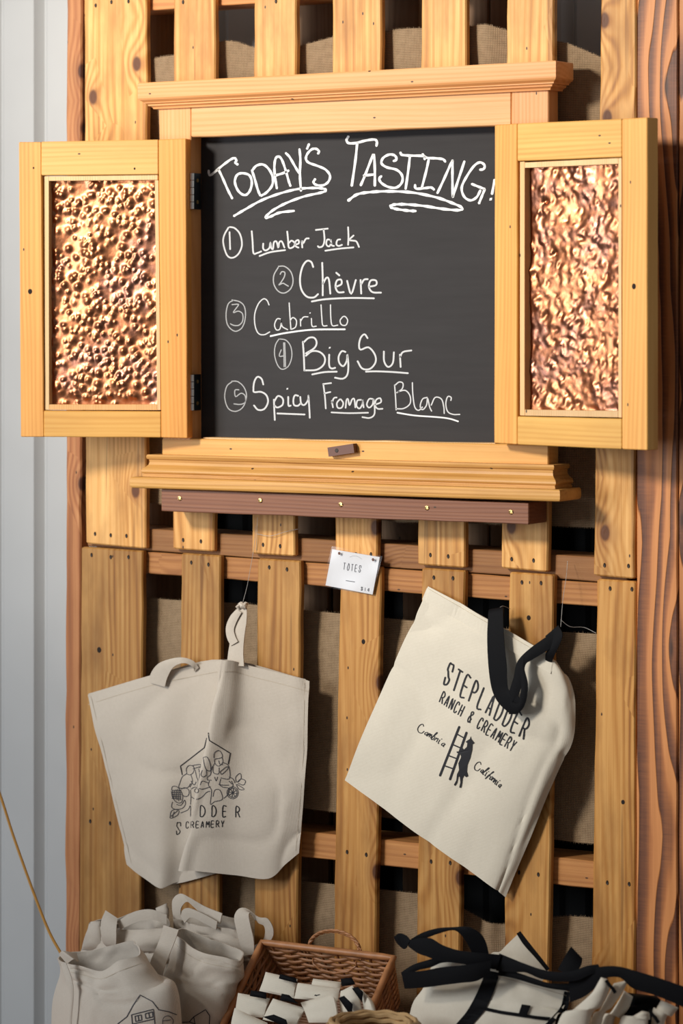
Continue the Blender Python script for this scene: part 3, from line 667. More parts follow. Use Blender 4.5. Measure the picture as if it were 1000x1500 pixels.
def strap(name, rows, y, mat, parent, o=(0, 0), k=1.0, thick=.0016, nv=5, **kk):
    """rows: ((xa,ya),(xb,yb)[,depth]) edge to edge along the strap"""
    G = []
    for r in rows:
        d = r[2] if len(r) > 2 else y
        a = (o[0]+r[0][0]/k, o[1]+r[0][1]/k, d); b = (o[0]+r[1][0]/k, o[1]+r[1][1]/k, d-.0005); m = tuple((a[i]+b[i])/2 for i in range(2))+(d-.0012,)
        G.append([a, m, b])
    return cloth(name, G, mat, parent, 2, nv, thick, **kk)
def pillow(name, left, right, y, bulge, mat, parent, o=(0, 0), k=1.0, y2=None, wr=0.0, seed=1, nu=10, nv=5, **kk):
    """stuffed or folded cloth between two edges; y..y2 along its length"""
    n = len(left); y2 = y if y2 is None else y2
    L = cr([(o[0]+p[0]/k, o[1]+p[1]/k, y+(y2-y)*i/(n-1)) for i, p in enumerate(left)], nv)
    R = cr([(o[0]+p[0]/k, o[1]+p[1]/k, y+(y2-y)*i/(n-1)) for i, p in enumerate(right)], nv)
    m = len(L); V = []; F = []; K = 2*nu
    N = vnoise(K, m, (6, 5), seed)
    for j in range(m):
        e = min(1.0, math.sqrt(max(0, 1-(max(0, 1-j/2.5))**2))) if n > 1 else 1
        e2 = min(1.0, math.sqrt(max(0, 1-(max(0, 1-(m-1-j)/2.5))**2))); e = max(.12, min(e, e2))
        for i in range(K):
            a = 2*math.pi*i/K; s = (1-math.cos(a))/2; h = math.sin(a)
            p = L[j]+(R[j]-L[j])*s
            q = W(p[0], p[1], p[2]*YT[0]+YT[1]-h*bulge*e*(1 if h > 0 else .8)+N[i, j]*wr); q.z = max(q.z, .142+.0005*math.cos(a)); V.append(q)
    for j in range(m-1):
        for i in range(K): F.append((j*K+i, j*K+(i+1) % K, (j+1)*K+(i+1) % K, (j+1)*K+i))
    F.append(tuple(range(K))[::-1]); F.append(tuple(range((m-1)*K, m*K)))
    return put(name, V, F, mat, parent, smooth=True, **kk)
def thread(pts, parent, r=.0004, name='thread', mat=None):
    V, F = tube([W(*p) for p in cr(pts, 5)], r, 5); return put(name, V, F, mat or m_thread, parent)

# ------------------------------------------------------------------ left hanging tote
t1 = thing('tote_bag', W(355, 886, -.012), 'natural canvas tote with barn drawing, hanging folded on the left pallet slats', 'bag', 'tote bags hung up on the pallet')
Lc = [((127, 1018), (158, 1146), (187, 1266), -.008, -.014), ((180, 1001), (195, 1140), (208, 1285), -.016, -.022), ((236, 986), (236, 1140), (232, 1302), -.018, -.034), ((290, 974), (272, 1135), (258, 1294), -.011, -.016),
      ((322, 968), (300, 1130), (271, 1289), -.009, -.011), ((334, 968), (318, 1130), (285, 1276), -.008, -.009), ((333, 967), (310, 1125), (275, 1275), -.026, -.030), ((326, 967), (296, 1122), (262, 1276), -.056, -.078),
      ((341, 968), (318, 1124), (292, 1277), -.046, -.070), ((362, 974), (352, 1130), (345, 1282), -.024, -.044), ((408, 985), (404, 1134), (393, 1287), -.015, -.030), ((434, 992), (430, 1125), (418, 1266), -.013, -.020), ((452, 998), (448, 1122), (438, 1249), -.009, -.012)]
G = [[(c[r][0], c[r][1], c[3]+(c[4]-c[3])*(r/2)-(.006 if r == 1 else 0)) for c in Lc] for r in range(3)]
t1b = cloth('body', G, m_canvas, t1, 6, 26, .0014, wr=.009, seed=4, cells=(6, 5))
Gb = [[(130, 1016, -.0050), (240, 984, -.0055), (330, 966, -.0055), (448, 995, -.0050)], [(160, 1140, -.0052), (240, 1130, -.0055), (330, 1126, -.0055), (444, 1122, -.0052)], [(190, 1262, -.0060), (236, 1296, -.007), (330, 1276, -.007), (432, 1250, -.006)]]
cloth('back_panel', Gb, m_canvas, t1, 5, 8, .0012)
hem = [[(c[0][0]+(c[1][0]-c[0][0])*f, c[0][1]+(c[1][1]-c[0][1])*f, c[3]-.0022-.0008*(1-f)) for c in Lc] for f in (0.0, .07, .135)]
strap('handle', [((219, 1000), (241, 1006), -.026), ((221, 986), (245, 992), -.028), ((232, 972), (253, 978), -.031), ((250, 965), (264, 972), -.031), ((267, 963), (274, 972), -.027), ((283, 968), (283, 978), -.020), ((291, 978), (284, 984), -.014)], 0, m_canvas, t1, thick=.0022)
hd = strap('handle', [((332, 974), (357, 976), -.036), ((335, 950), (356, 953), -.030), ((340, 925), (358, 930), -.024), ((346, 905), (361, 908), -.018), ((347, 890), (361, 892), -.014), ((350, 883), (358, 884), -.012)], 0, m_canvas, t1, thick=.0024)
strap('handle_loop', [((347, 893), (354, 897), -.018), ((338, 903), (347, 910), -.021), ((332, 918), (343, 922), -.024), ((333, 933), (345, 932), -.027), ((339, 946), (349, 940), -.029)], 0, m_canvas, t1, thick=.0022)
V, F = tube([W(348+i*1.3, 887+2.0*math.sin(i*1.2), -.016-.003*math.cos(i)) for i in range(11)], .0048, 8); put('knot', V, F, m_canvas, t1, smooth=True)
thread([(355, 884, -.012), (361, 862, -.010), (366, 836, -.009), (372, 800, -.006), (375, 770, -.003)], t1)
thread([(377, 758, -.002), (376, 785, -.004), (375, 806, -.002)], t1); thread([(376, 782, -.004), (396, 785, -.006), (418, 779, -.005), (436, 775, -.002)], t1)
art = Surf([t1b])
oA = (230, 1060); kA = 6.667
A1 = S("485,140 460,235 345,325 228,415 245,500|500,90 503,130 510,165 610,225 715,290 695,395")
strokes('printed_barn', A1, 1.5, art, m_ink, t1, oA, kA, -1)
A2 = S("290,490 285,440 310,410 345,412 362,440 350,480 320,500 290,492|345,410 385,402 420,400 425,418 350,440|285,490 245,520 225,570 210,620 240,632 300,622 325,585|330,500 345,560 320,620|370,450 385,520 400,560 390,620|405,440 415,500 400,560|140,650 150,615 190,615 230,655 250,715 235,770 190,768 150,720 138,660|150,765 140,810 170,835 240,830 275,790 268,745 235,795 190,790|125,922 135,860 170,838 212,850 200,892 150,920 125,922|135,905 200,850|150,915 165,860|230,872 300,842 325,800 325,905|235,640 270,625 310,650 305,700 270,712 240,690|325,650 330,720 325,790|330,640 370,620 430,640 480,630 520,615|335,715 380,740 440,715 480,672 515,660|450,330 490,328 520,400 520,460 480,450 460,400 450,335|440,455 428,500 450,520 480,500 480,455|555,335 560,285 600,262 630,290 632,330 560,347|560,347 565,390 600,415 640,380 635,330|600,360 612,395 640,400|640,380 690,402 710,470 702,540 620,530|560,390 530,440 520,500 490,520 492,550 530,552|615,470 680,420 690,440 630,495 615,470|545,420 550,480 600,490 605,430|510,560 500,600 530,650 525,720 520,790 560,762 635,740 625,672 600,642 560,652 545,712|600,590 640,620 700,632 690,690 650,730|620,540 610,590 640,600 700,600|560,520 575,560 590,520|330,560 360,600 380,570|420,600 440,560 500,580")
A2 += [ellipse(385, 655, 20, 20, 8), ellipse(737, 675, 55, 58), ellipse(737, 675, 42, 45)]
A2 += [[(737, 675), (737+44*math.cos(q), 675+46*math.sin(q))] for q in [i*math.pi/4+.2 for i in range(8)]]
A2 += S("770,570 768,520 810,485 820,530 790,570|780,572 820,540 862,560 842,600 790,582|780,592 850,640 800,642 770,592|725,560 740,600 720,640|700,520 740,540 760,580|700,560 730,590")
A2 += [[(150+i*17, 640+abs(i-3)*5), (160+i*17, 755-abs(i-3)*9)] for i in range(5)]+[[(143, 650+i*20), (235, 655+i*20)] for i in range(5)]
strokes('printed_drawing', A2, .95, art, m_inkgrey, t1, oA, kA, 3)
strokes('printed_lettering', text('D', (293, 1196), (301, 1196), (.5, -15), (.5, -15), .9)+text('D', (310, 1196), (318, 1196), (.5, -15), (.5, -15), .8)+text('E', (326, 1196), (333, 1196), (.5, -15), (.5, -15), .8)+text('R', (345, 1197), (353, 1197), (.5, -15), (.5, -15), .8), 1.5, art, m_ink, t1)
strokes('printed_lettering', text('S', (258, 1222), (266, 1222), (1, -17), (1, -17), .8)+text('CREAMERY', (272, 1213), (331, 1211), (.5, -9), (.5, -9), .62), 1.2, art, m_ink, t1)

m_stitch = plain('stitch_thread', (.50, .42, .32), .8)
strokes('stitching', [[(129.5, 1032), (183, 1015), (238, 1000), (292, 989), (318, 984)], [(325, 984), (345, 984), (364, 990), (408, 1001), (434, 1008), (451, 1013)]], .8, art, m_stitch, t1)
strokes('stitching', [[(446, 1000), (443, 1120), (433, 1246)]], .6, art, m_stitch, t1)
strokes('stitching', [[(133, 1020), (163, 1146), (192, 1264)]], .6, art, m_stitch, t1)

# ------------------------------------------------------------------ right hanging tote
t2 = thing('tote_bag', W(812, 930, -.012), 'cream canvas tote with goat and ladder print, hanging askew by black handles', 'bag', 'tote bags hung up on the pallet')
le = cr([(626, 859), (565, 1001), (504, 1143)], 3); 
re_ = [(814, 968), (835, 995), (842, 1036), (837, 1084), (815, 1132), (777, 1222), (740, 1314)]
tv = [0, .08, .18, .32, .47, .74, 1]
G = []
for t, r in zip(tv, re_):
    l = (626+(504-626)*t, 859+(1143-859)*t); row = []
    dm = [(-.007), (-.016), (-.023), (-.030), (-.027), (-.012)]
    for u, d in zip((0, .25, .5, .75, .93, 1.0), dm):
        row.append((l[0]+(r[0]-l[0])*u, l[1]+(r[1]-l[1])*u-(3 if t == 0 and 0 < u < 1 else 0), d-.014*math.sin(math.pi*t)*u*(1-u)*2))
    G.append(row)
t2b = cloth('body', G, m_cream, t2, 9, 9, .0014, wr=.008, seed=8, cells=(5, 6))
Gb = [[(628, 861, -.005), (720, 910, -.006), (812, 967, -.006)], [(575, 985, -.0052), (700, 1040, -.006), (826, 1070, -.006)], [(508, 1142, -.005), (625, 1226, -.006), (739, 1308, -.005)]]
cloth('back_panel', Gb, m_cream, t2, 6, 6, .0012)
sf = Surf([t2b], .0022)
# hem: a doubled band along the mouth
cells_ = []
for i in range(41):
    t = i/40; a = np.array((626, 859))*(1-t)+np.array((814, 968))*t; dn = np.array((-8.0, 19.0))
    cells_.append([a+dn*.12, a+dn*1.0])
V = []; F = []
for i, (p, q) in enumerate(cells_):
    V += [sf(*p), sf(*q), sf(*q)+Vector((0, .0016, 0)), sf(*p)+Vector((0, .0016, 0))]
for i in range(40):
    b = i*4
    for j in range(4): F.append((b+j, b+(j+1) % 4, b+4+(j+1) % 4, b+4+j))
put('hem', V, F, m_cream, t2)
art2 = Surf([t2b], .0008)
strokes('printed_lettering', text('STEPLADDER', (649, 1001), (772, 1087), (9.4, -30), (11, -25), .58), 2.5, art2, m_ink, t2)
strokes('printed_lettering', text('RANCH & CREAMERY', (643, 1028), (752, 1103), (6, -14.5), (8, -14), .64), 1.7, art2, m_ink, t2)
strokes('printed_lettering', S("632,1070 628,1066")[:0]+[[(620, 1064), (619, 1061), (615, 1062), (611.5, 1067), (612.5, 1072), (617, 1074), (621, 1071)]]+text('ambria', (620.5, 1075), (650, 1094), (6.5, -9), (6.5, -9), 1.2), 1.2, art2, m_ink, t2)
strokes('printed_lettering', [[(704, 1120), (703, 1116.5), (699, 1117), (695, 1122), (695, 1127), (699, 1129), (703, 1126)]]+text('alifornia', (702.5, 1130), (732, 1154), (7, -9), (7, -9), 1.25), 1.2, art2, m_ink, t2)
oG = (600, 960); kG = 5.0
strokes('printed_ladder', S("362,522 290,705 220,882|415,564 355,735 293,910"), 3.4, art2, m_ink, t2, oG, kG)
strokes('printed_ladder_rungs', S("348,578 400,607|318,655 375,680|285,735 345,757|253,808 315,830"), 1.9, art2, m_ink, t2, oG, kG)
from mathutils.geometry import tessellate_polygon
def fill(name, pts, hit, mat, parent, o=(0, 0), k=1.0):
    P = [hit(o[0]+x/k, o[1]+y/k) for x, y in pts]
    tri = tessellate_polygon([[Vector((x, y, 0)) for x, y in pts]])
    return put(name, P, [tuple(t) for t in tri], mat, parent)
fill('printed_goat', S("445,590 450,612 460,625 474,642 458,650 456,690 442,750 422,800 417,850 427,884 410,892 397,878 386,900 383,930 374,970 361,968 370,930 365,885 355,890 346,935 331,956 322,948 340,915 345,870 360,840 355,790 375,745 370,722 345,714 341,704 372,702 366,672 376,668 396,690 417,670 421,642 407,634 426,620 440,612")[0], Surf([t2b], .0012), m_ink, t2, oG, kG)
# black handles
strap('handle', [((717, 906), (738, 903), -.026), ((716, 895), (737, 891), -.034), ((714, 935), (738, 932), -.046), ((716, 978), (742, 975), -.052), ((721, 1010), (744, 1008), -.054), ((731, 1030), (754, 1016), -.056), ((748, 1046), (766, 1026), -.057)], 0, m_webbing, t2)
strap('handle', [((750, 1045), (748, 1030), -.0585), ((745, 1018), (757, 1022), -.058), ((752, 992), (766, 996), -.056), ((757, 970), (769, 974), -.053), ((772, 953), (780, 966), -.049), ((795, 936), (803, 952), -.044), ((817, 921), (822, 938), -.038)], 0, m_webbing, t2)
strap('handle', [((745, 1046), (750, 1028), -.060), ((760, 1044), (760, 1030), -.060), ((770, 1028), (762, 1018), -.059), ((773, 1002), (764, 1003), -.057), ((768, 980), (762, 981), -.054), ((768, 962), (764, 968), -.050)], 0, m_webbing, t2)
strap('handle_fold', [((799, 932), (818, 916), -.036), ((806, 945), (824, 932), -.041), ((800, 956), (812, 960), -.040), ((799, 968), (808, 970), -.030)], 0, m_webbing, t2)
thread([(821, 918, -.036), (824, 880, -.020), (829, 845, -.008), (831, 822, .004)], t2); thread([(821, 908, -.03), (835, 918, -.02), (855, 919, -.004), (872, 927, -.002)], t2)
thread([(724, 898, -.03), (735, 888, -.02), (747, 892, -.004)], t2)

# ------------------------------------------------------------------ price card
pc = thing('price_card', W(516, 836, -.004), 'small white TOTES price card in a clear sleeve tacked to a slat', 'card')
plank('card', ((486.5, 804.5), (556, 816), (545.5, 871), (476.5, 857.5)), -.0060, .0008, plain('card_white', (.62, .62, .64), .6), pc, axis='X', ch=.0001, rough=0)
mt = NT('clear_sleeve'); 
tr = mt.n('ShaderNodeBsdfTransparent'); gl = mt.n('ShaderNodeBsdfGlossy'); gl.inputs['Roughness'].default_value = .2; mx = mt.n('ShaderNodeMixShader'); fz = mt.n('ShaderNodeFresnel'); fz.inputs[0].default_value = 1.25
mt.t.links.new(fz.outputs[0], mx.inputs[0]); mt.t.links.new(tr.outputs[0], mx.inputs[1]); mt.t.links.new(gl.outputs[0], mx.inputs[2]); mt.t.links.new(mx.outputs[0], mt.t.nodes['Material Output'].inputs['Surface'])
G = [[(486, 800, -.0085), (520, 806, -.0105), (560, 815, -.0080)], [(479, 829, -.0100), (515, 836, -.0085), (553, 843, -.0098)], [(473, 859, -.0080), (510, 866, -.0095), (546, 872.5, -.0080)]]
cloth('sleeve', G, mt.m, pc, 5, 5, .0003)
hc = on_plane(WALL, -.0062)
strokes('lettering', text('TOTES', (502.5, 834), (531, 839), (1, -9.5), (1, -9.5), .5), .9, hc, m_inkgrey, pc)
strokes('lettering', text('$14', (528.5, 864.5), (543, 867), (.5, -4.6), (.5, -4.6), .55), .8, hc, m_inkgrey, pc)
strokes('lettering', [[(506.5, 850.5), (519.5, 852.5)]], 1.1, hc, m_inkgrey, pc)
strokes('lettering', [[(512, 816), (517, 814.5), (523, 815), (530, 819)]], .8, hc, plain('faint_ink', (.42, .42, .44), .7), pc)
for p in ((496.6, 810.6), (546, 819.8)):
    V, F = disc(p[0], p[1], .0027, -.0108, WALL, 10); put('tack', V, F, m_latch, pc)

# ------------------------------------------------------------------ bench that carries the baskets, below the picture
bn = thing('display_bench', (0, -.3, 0), 'low wooden bench under the baskets and loose tote bags', 'bench')
for k2 in range(4):
    V, F = box((.12, -.105-k2*.132, .125), (1.75, .125, .03)); put('board', V, F, m_stringer, bn, tint=1.6)
for x in (-.68, .92):
    for y in (-.08, -.53):
        V, F = box((x, y, .055), (.06, .06, .109)); put('leg', V, F, m_back, bn)
BZ = .1405
def foot(y): return HOR+(CAMZ-BZ)*FPX/((W(500, 1500, y)-CAM).dot(FWD))

# ------------------------------------------------------------------ pile of tan totes, lower left
def bag(name_label, rings, seed, wr=.010, mat=None, cells=(9, 6), tint=1.0):
    b = thing('tote_bag', W(rings[-1][1][0], foot(rings[-1][1][2]), rings[-1][1][2]), name_label, 'bag', 'unbleached totes heaped at the lower left')
    cloth('body', rings, mat or m_canvas, b, 6, 12, .0022, True, wr, seed, cells, tint=tint)
    return b
def lower(ring, pts): return pts
fA = foot(-.24); 
YT[:] = [1, -.06]
bA = bag('unbleached tote with barn print at the front left of the heap', [
    [(86, 1404, -.22), (98, 1411, -.255), (120, 1415, -.27), (147, 1422, -.28), (172, 1408, -.275), (204, 1399, -.25), (199, 1378, -.21), (170, 1383, -.175), (130, 1393, -.165), (98, 1396, -.19)],
    [(90, 1425, -.215), (104, 1432, -.26), (125, 1440, -.28), (150, 1448, -.29), (190, 1446, -.285), (228, 1438, -.25), (215, 1420, -.20), (170, 1420, -.165), (130, 1425, -.160), (98, 1424, -.185)],
    [(82, 1480, -.20), (112, 1480, -.27), (130, 1486, -.29), (160, 1488, -.295), (210, 1484, -.29), (256, 1462, -.255), (250, 1460, -.20), (180, 1470, -.16), (130, 1475, -.155), (84, 1478, -.18)],
    [(84, fA-9, -.20), (116, fA, -.27), (135, fA, -.285), (165, fA, -.29), (220, fA, -.285), (262, fA-6, -.25), (255, fA-10, -.20), (185, fA-14, -.165), (130, fA-14, -.16), (86, fA-12, -.18)]], 31, .009)
strap('handle', [((86, 1398), (98, 1412), -.285), ((92, 1393), (108, 1405), -.29), ((112, 1396), (116, 1409), -.27)], 0, m_canvas, bA)
strap('handle', [((90, 1412), (97, 1410), -.29), ((99, 1440), (106, 1436), -.295), ((104, 1462), (108, 1460), -.295), ((101, 1500), (105, 1500), -.29), ((100, 1560), (106, 1560), -.285)], 0, m_canvas, bA)
sA = Surf([o for o in bpy.data.objects if o.parent == bA and o.name.startswith('body')], .0010)
oH = (70, 1290); kH = 3.333
strokes('printed_barn', S("340,700 385,665 415,610 450,558 510,590 540,630 590,640 630,655|408,655 515,628 522,700|408,655 412,700|412,700 520,675|425,662 455,655 458,680 428,688 425,662|475,650 510,640 512,665 478,673 475,650|440,658 443,684|492,645 495,668"), 1.3, sA, m_inkgrey, bA, oH, kH, -1)
strokes('printed_drawing', S("560,700 565,670 590,660 612,680 610,700|560,685 600,680|360,740 400,720 450,725 500,715|380,770 440,760 500,765"), 1.0, sA, m_inkgrey, bA, oH, kH, 3)
fB = foot(-.2)
YT[:] = [.9, -.004]
bB = bag('unbleached tote standing half open at the front right of the heap', [
    [(256, 1368, -.19), (268, 1378, -.225), (284, 1390, -.235), (302, 1397, -.24), (328, 1402, -.235), (352, 1408, -.22), (356, 1393, -.18), (325, 1379, -.14), (291, 1368, -.13), (266, 1360, -.15)],
    [(249, 1410, -.18), (262, 1416, -.225), (280, 1424, -.245), (300, 1430, -.25), (328, 1432, -.24), (351, 1432, -.215), (352, 1425, -.17), (325, 1420, -.135), (290, 1412, -.125), (262, 1406, -.145)],
    [(238, 1455, -.18), (255, 1462, -.225), (275, 1468, -.25), (300, 1472, -.255), (322, 1472, -.245), (336, 1468, -.215), (338, 1462, -.17), (318, 1458, -.135), (285, 1452, -.125), (255, 1450, -.145)],
    [(225, fB-6, -.18), (245, fB, -.225), (268, fB, -.24), (282, fB, -.245), (292, fB-2, -.235), (300, fB-5, -.215), (302, fB-8, -.17), (296, fB-11, -.135), (280, fB-12, -.125), (245, fB-9, -.145)]], 37, .010)
sB = Surf([o for o in bpy.data.objects if o.parent == bB and o.name.startswith('body')], .0010)
strokes('printed_barn', S("636,693 690,690 712,665 770,630 790,660 788,700|690,690 720,700|712,665 718,700"), 1.3, sB, m_inkgrey, bB, oH, kH, -1)
strap('handle', [((240, 1356), (262, 1363), -.235), ((236, 1372), (256, 1380), -.25), ((228, 1392), (247, 1402), -.262), ((221, 1410), (240, 1422), -.268), ((222, 1424), (239, 1440), -.268)], 0, m_canvas, bB, thick=.0022)
fC = foot(-.12)
YT[:] = [.72, 0]
bC = bag('crumpled tote at the back left of the heap with an upright strap', [
    [(132, 1353, -.13), (150, 1358, -.165), (185, 1362, -.18), (220, 1361, -.18), (246, 1357, -.16), (243, 1344, -.11), (220, 1333, -.075), (195, 1336, -.07), (168, 1345, -.08), (145, 1348, -.10)],
    [(124, 1385, -.125), (145, 1390, -.16), (185, 1394, -.185), (222, 1392, -.18), (252, 1388, -.155), (250, 1378, -.11), (222, 1372, -.07), (190, 1372, -.062), (160, 1374, -.07), (138, 1378, -.095)],
    [(112, 1430, -.12), (140, 1434, -.15), (185, 1438, -.158), (222, 1436, -.155), (250, 1432, -.14), (252, 1424, -.11), (222, 1420, -.07), (190, 1420, -.062), (155, 1422, -.07), (128, 1426, -.095)],
    [(105, fC-4, -.12), (140, fC, -.145), (185, fC, -.15), (222, fC, -.148), (248, fC-2, -.135), (250, fC-7, -.11), (222, fC-10, -.07), (190, fC-10, -.062), (150, fC-8, -.07), (122, fC-6, -.095)]], 41, .014)
strap('handle', [((155, 1334), (172, 1346), -.19), ((149, 1350), (171, 1358), -.205), ((149, 1368), (171, 1374), -.208), ((152, 1380), (170, 1384), -.200), ((158, 1386), (167, 1385), -.190)], 0, m_canvas, bC, thick=.0022)
strap('handle', [((171, 1350), (176, 1362), -.185), ((195, 1336), (202, 1350), -.19), ((220, 1332), (226, 1348), -.19), ((244, 1340), (244, 1354), -.18)], 0, m_canvas, bC, thick=.003, tint=.95)
pillow('folded_cloth', [(228, 1330), (229, 1338), (232, 1348)], [(244, 1323), (248, 1335), (246, 1350)], -.10, .012, m_canvas, bC, wr=.004, tint=.9)
pillow('folded_cloth', [(133, 1350), (124, 1372), (119, 1392)], [(149, 1349), (150, 1370), (152, 1394)], -.155, .010, m_canvas, bC, wr=.006, tint=.95)
fD = foot(-.1)
YT[:] = [.75, 0]
bD = bag('tote at the back right of the heap with a rolled strap on top', [
    [(256, 1345, -.10), (275, 1350, -.135), (300, 1356, -.15), (330, 1360, -.15), (347, 1361, -.135), (352, 1350, -.10), (330, 1343, -.065), (300, 1338, -.055), (275, 1338, -.06), (260, 1340, -.08)],
    [(258, 1380, -.10), (278, 1384, -.13), (302, 1390, -.14), (332, 1396, -.145), (366, 1400, -.13), (368, 1392, -.10), (335, 1384, -.06), (300, 1378, -.05), (278, 1376, -.055), (262, 1376, -.075)],
    [(262, 1430, -.10), (282, 1432, -.115), (305, 1434, -.12), (335, 1436, -.12), (360, 1436, -.115), (364, 1430, -.10), (335, 1424, -.06), (300, 1420, -.05), (280, 1420, -.055), (264, 1424, -.075)],
    [(264, fD-2, -.10), (282, fD, -.112), (305, fD, -.116), (330, fD, -.116), (342, fD, -.112), (345, fD-3, -.10), (330, fD-7, -.065), (300, fD-8, -.055), (280, fD-8, -.06), (266, fD-6, -.075)]], 47, .010)
strap('handle', [((254, 1346), (268, 1348), -.150), ((252, 1332), (264, 1338), -.158), ((253, 1317), (266, 1328), -.162), ((264, 1309), (274, 1321), -.162), ((278, 1315), (284, 1329), -.158), ((300, 1328), (300, 1343), -.150), ((325, 1338), (322, 1353), -.150)], 0, m_canvas, bD, thick=.0026)
strap('handle', [((262, 1338), (270, 1352), -.155), ((274, 1330), (280, 1344), -.16), ((296, 1338), (298, 1352), -.162), ((318, 1350), (316, 1362), -.16)], 0, m_canvas, bD, thick=.0026, tint=.9)
strap('handle', [((356, 1400), (372, 1398), -.150), ((350, 1378), (371, 1376), -.156), ((345, 1358), (367, 1358), -.158), ((343, 1342), (364, 1342), -.156), ((350, 1331), (366, 1337), -.150), ((362, 1331), (372, 1342), -.143), ((378, 1343), (378, 1352), -.138), ((392, 1346), (386, 1356), -.134), ((400, 1362), (388, 1366), -.130), ((396, 1378), (384, 1378), -.125), ((374, 1392), (370, 1386), -.122)], 0, m_canvas, bD, thick=.0024)

strokes('stitching', [[(104, 1424), (122, 1428), (148, 1434), (176, 1422), (207, 1411)]], .8, sA, m_stitch, bA)
strokes('stitching', [[(256, 1382), (270, 1394), (285, 1404), (303, 1411), (328, 1416), (350, 1421)]], .8, sB, m_stitch, bB)
# ------------------------------------------------------------------ tilted wicker basket
YT[:] = [1, 0]
ba = thing('wicker_basket', W(440, foot(-.2), -.2), 'reddish wicker basket tipped forward, full of small cloth pouches', 'basket')
BLc = W(384, 1381, -.10); BRc = W(576, 1404, -.10); tl = math.radians(43)
ex = (BRc-BLc); wb = ex.length; ex.normalize(); ed = Vector((0, -math.cos(tl), -math.sin(tl))); ed = (ed-ex*ed.dot(ex)).normalized(); en = ex.cross(ed); en = -en if en.z < 0 else en
DB = .20; HB = .105
def BP(u, v, h):   # u along the back, v towards the front, h depth below the rim
    tp = 1-.16*h/HB
    return BLc + ex*(wb*(.5+(u-.5)*tp)) + ed*(DB*(.5+(v-.5)*tp)) - en*h
def perim(s):      # 0..1 round the rim with rounded corners
    tot = 2*(wb+DB); d = s*tot; rc = .0
    for (u0, v0, u1, v1, L) in ((0, 0, 1, 0, wb), (1, 0, 1, 1, DB), (1, 1, 0, 1, wb), (0, 1, 0, 0, DB)):
        if d <= L: t = d/L; return u0+(u1-u0)*t, v0+(v1-v0)*t, (0 if u0 != u1 else 1)
        d -= L
    return 0, 0, 0
NP = 168; nst = 28
for r_ in range(15):
    h = .010+r_*.0064; pts = []
    for i in range(NP):
        s = i/NP; u, v, side = perim(s); amp = .0026*math.sin(s*nst*math.pi*2/2+(math.pi if r_ % 2 else 0))
        p = BP(u, v, h+.0022*math.sin(s*2*math.pi*9)); out = (ed if side == 0 else ex)*(-1 if (v < .5 and side == 0) or (u < .5 and side == 1) else 1)
        pts.append(p+out*amp)
    V, F = tube(pts, .0029, 6, True); put('strand', V, F, m_wicker, ba, smooth=True, tint=random.uniform(.85, 1.15))
sp_ = []
for i in range(nst):
    u, v, _ = perim((i+.5)/nst); sp_.append(tube([BP(u, v, 0), BP(u, v, HB*.5), BP(u, v, HB)], .0026, 6))
V, F = join(*sp_); put('stakes', V, F, m_wicker, ba, kind='stuff', tint=.8)
bsq = []
for i in range(30):
    v = (i+.5)/30; bsq.append(tube([BP(u/12, v, HB-.001+.0015*math.sin(u*math.pi+i*math.pi)) for u in range(13)], .0034, 6))
V, F = join(*bsq); put('base', V, F, m_wicker, ba, smooth=True, tint=.8, kind='stuff')
cor = [(.0, .02), (.0, .5), (0, .98), (.02, 1), (.5, 1), (.98, 1), (1, .98), (1, .5), (1, .02), (.98, 0), (.5, 0), (.02, 0)]
rim = [];
for (u, v) in [(i/12, 0) for i in range(13)]+[(1, i/9) for i in range(1, 10)]+[(1-i/12, 1) for i in range(1, 13)]+[(0, 1-i/9) for i in range(1, 9)]: rim.append(BP(u, v, -.001))
V, F = tube(rim, .0062, 10, True, ); put('rim', V, F, m_wicker, ba, smooth=True, tint=1.25)
def arc(px0, py0, px1, py1, top, y, off=0.0, tw=0.0, n=26, lo=0):
    P = []
    for i in range(n+1):
        a = math.pi*i/n; x = (px0+px1)/2-(px1-px0)/2*math.cos(a); yy = (py0+(py1-py0)*i/n); ht = (py0+py1)/2-top
        P.append(W(x+tw*math.cos(i*1.1+off)*1.6, yy-ht*max(0, math.sin(a))**.8+tw*math.sin(i*1.1+off)*1.6, y+tw*.002*math.sin(i*1.1+off)))
    return P
for ph in (0, 2.1, 4.2):
    V, F = tube(arc(452, 1394, 528, 1404, 1364, -.098, ph, 1), .0022, 6); put('handle', V, F, m_wicker, ba, smooth=True, tint=1.1)
V, F = tube(arc(458, 1404, 522, 1408, 1425, -.106, 0, .4), .002, 6); put('handle', V, F, m_wicker, ba, smooth=True)
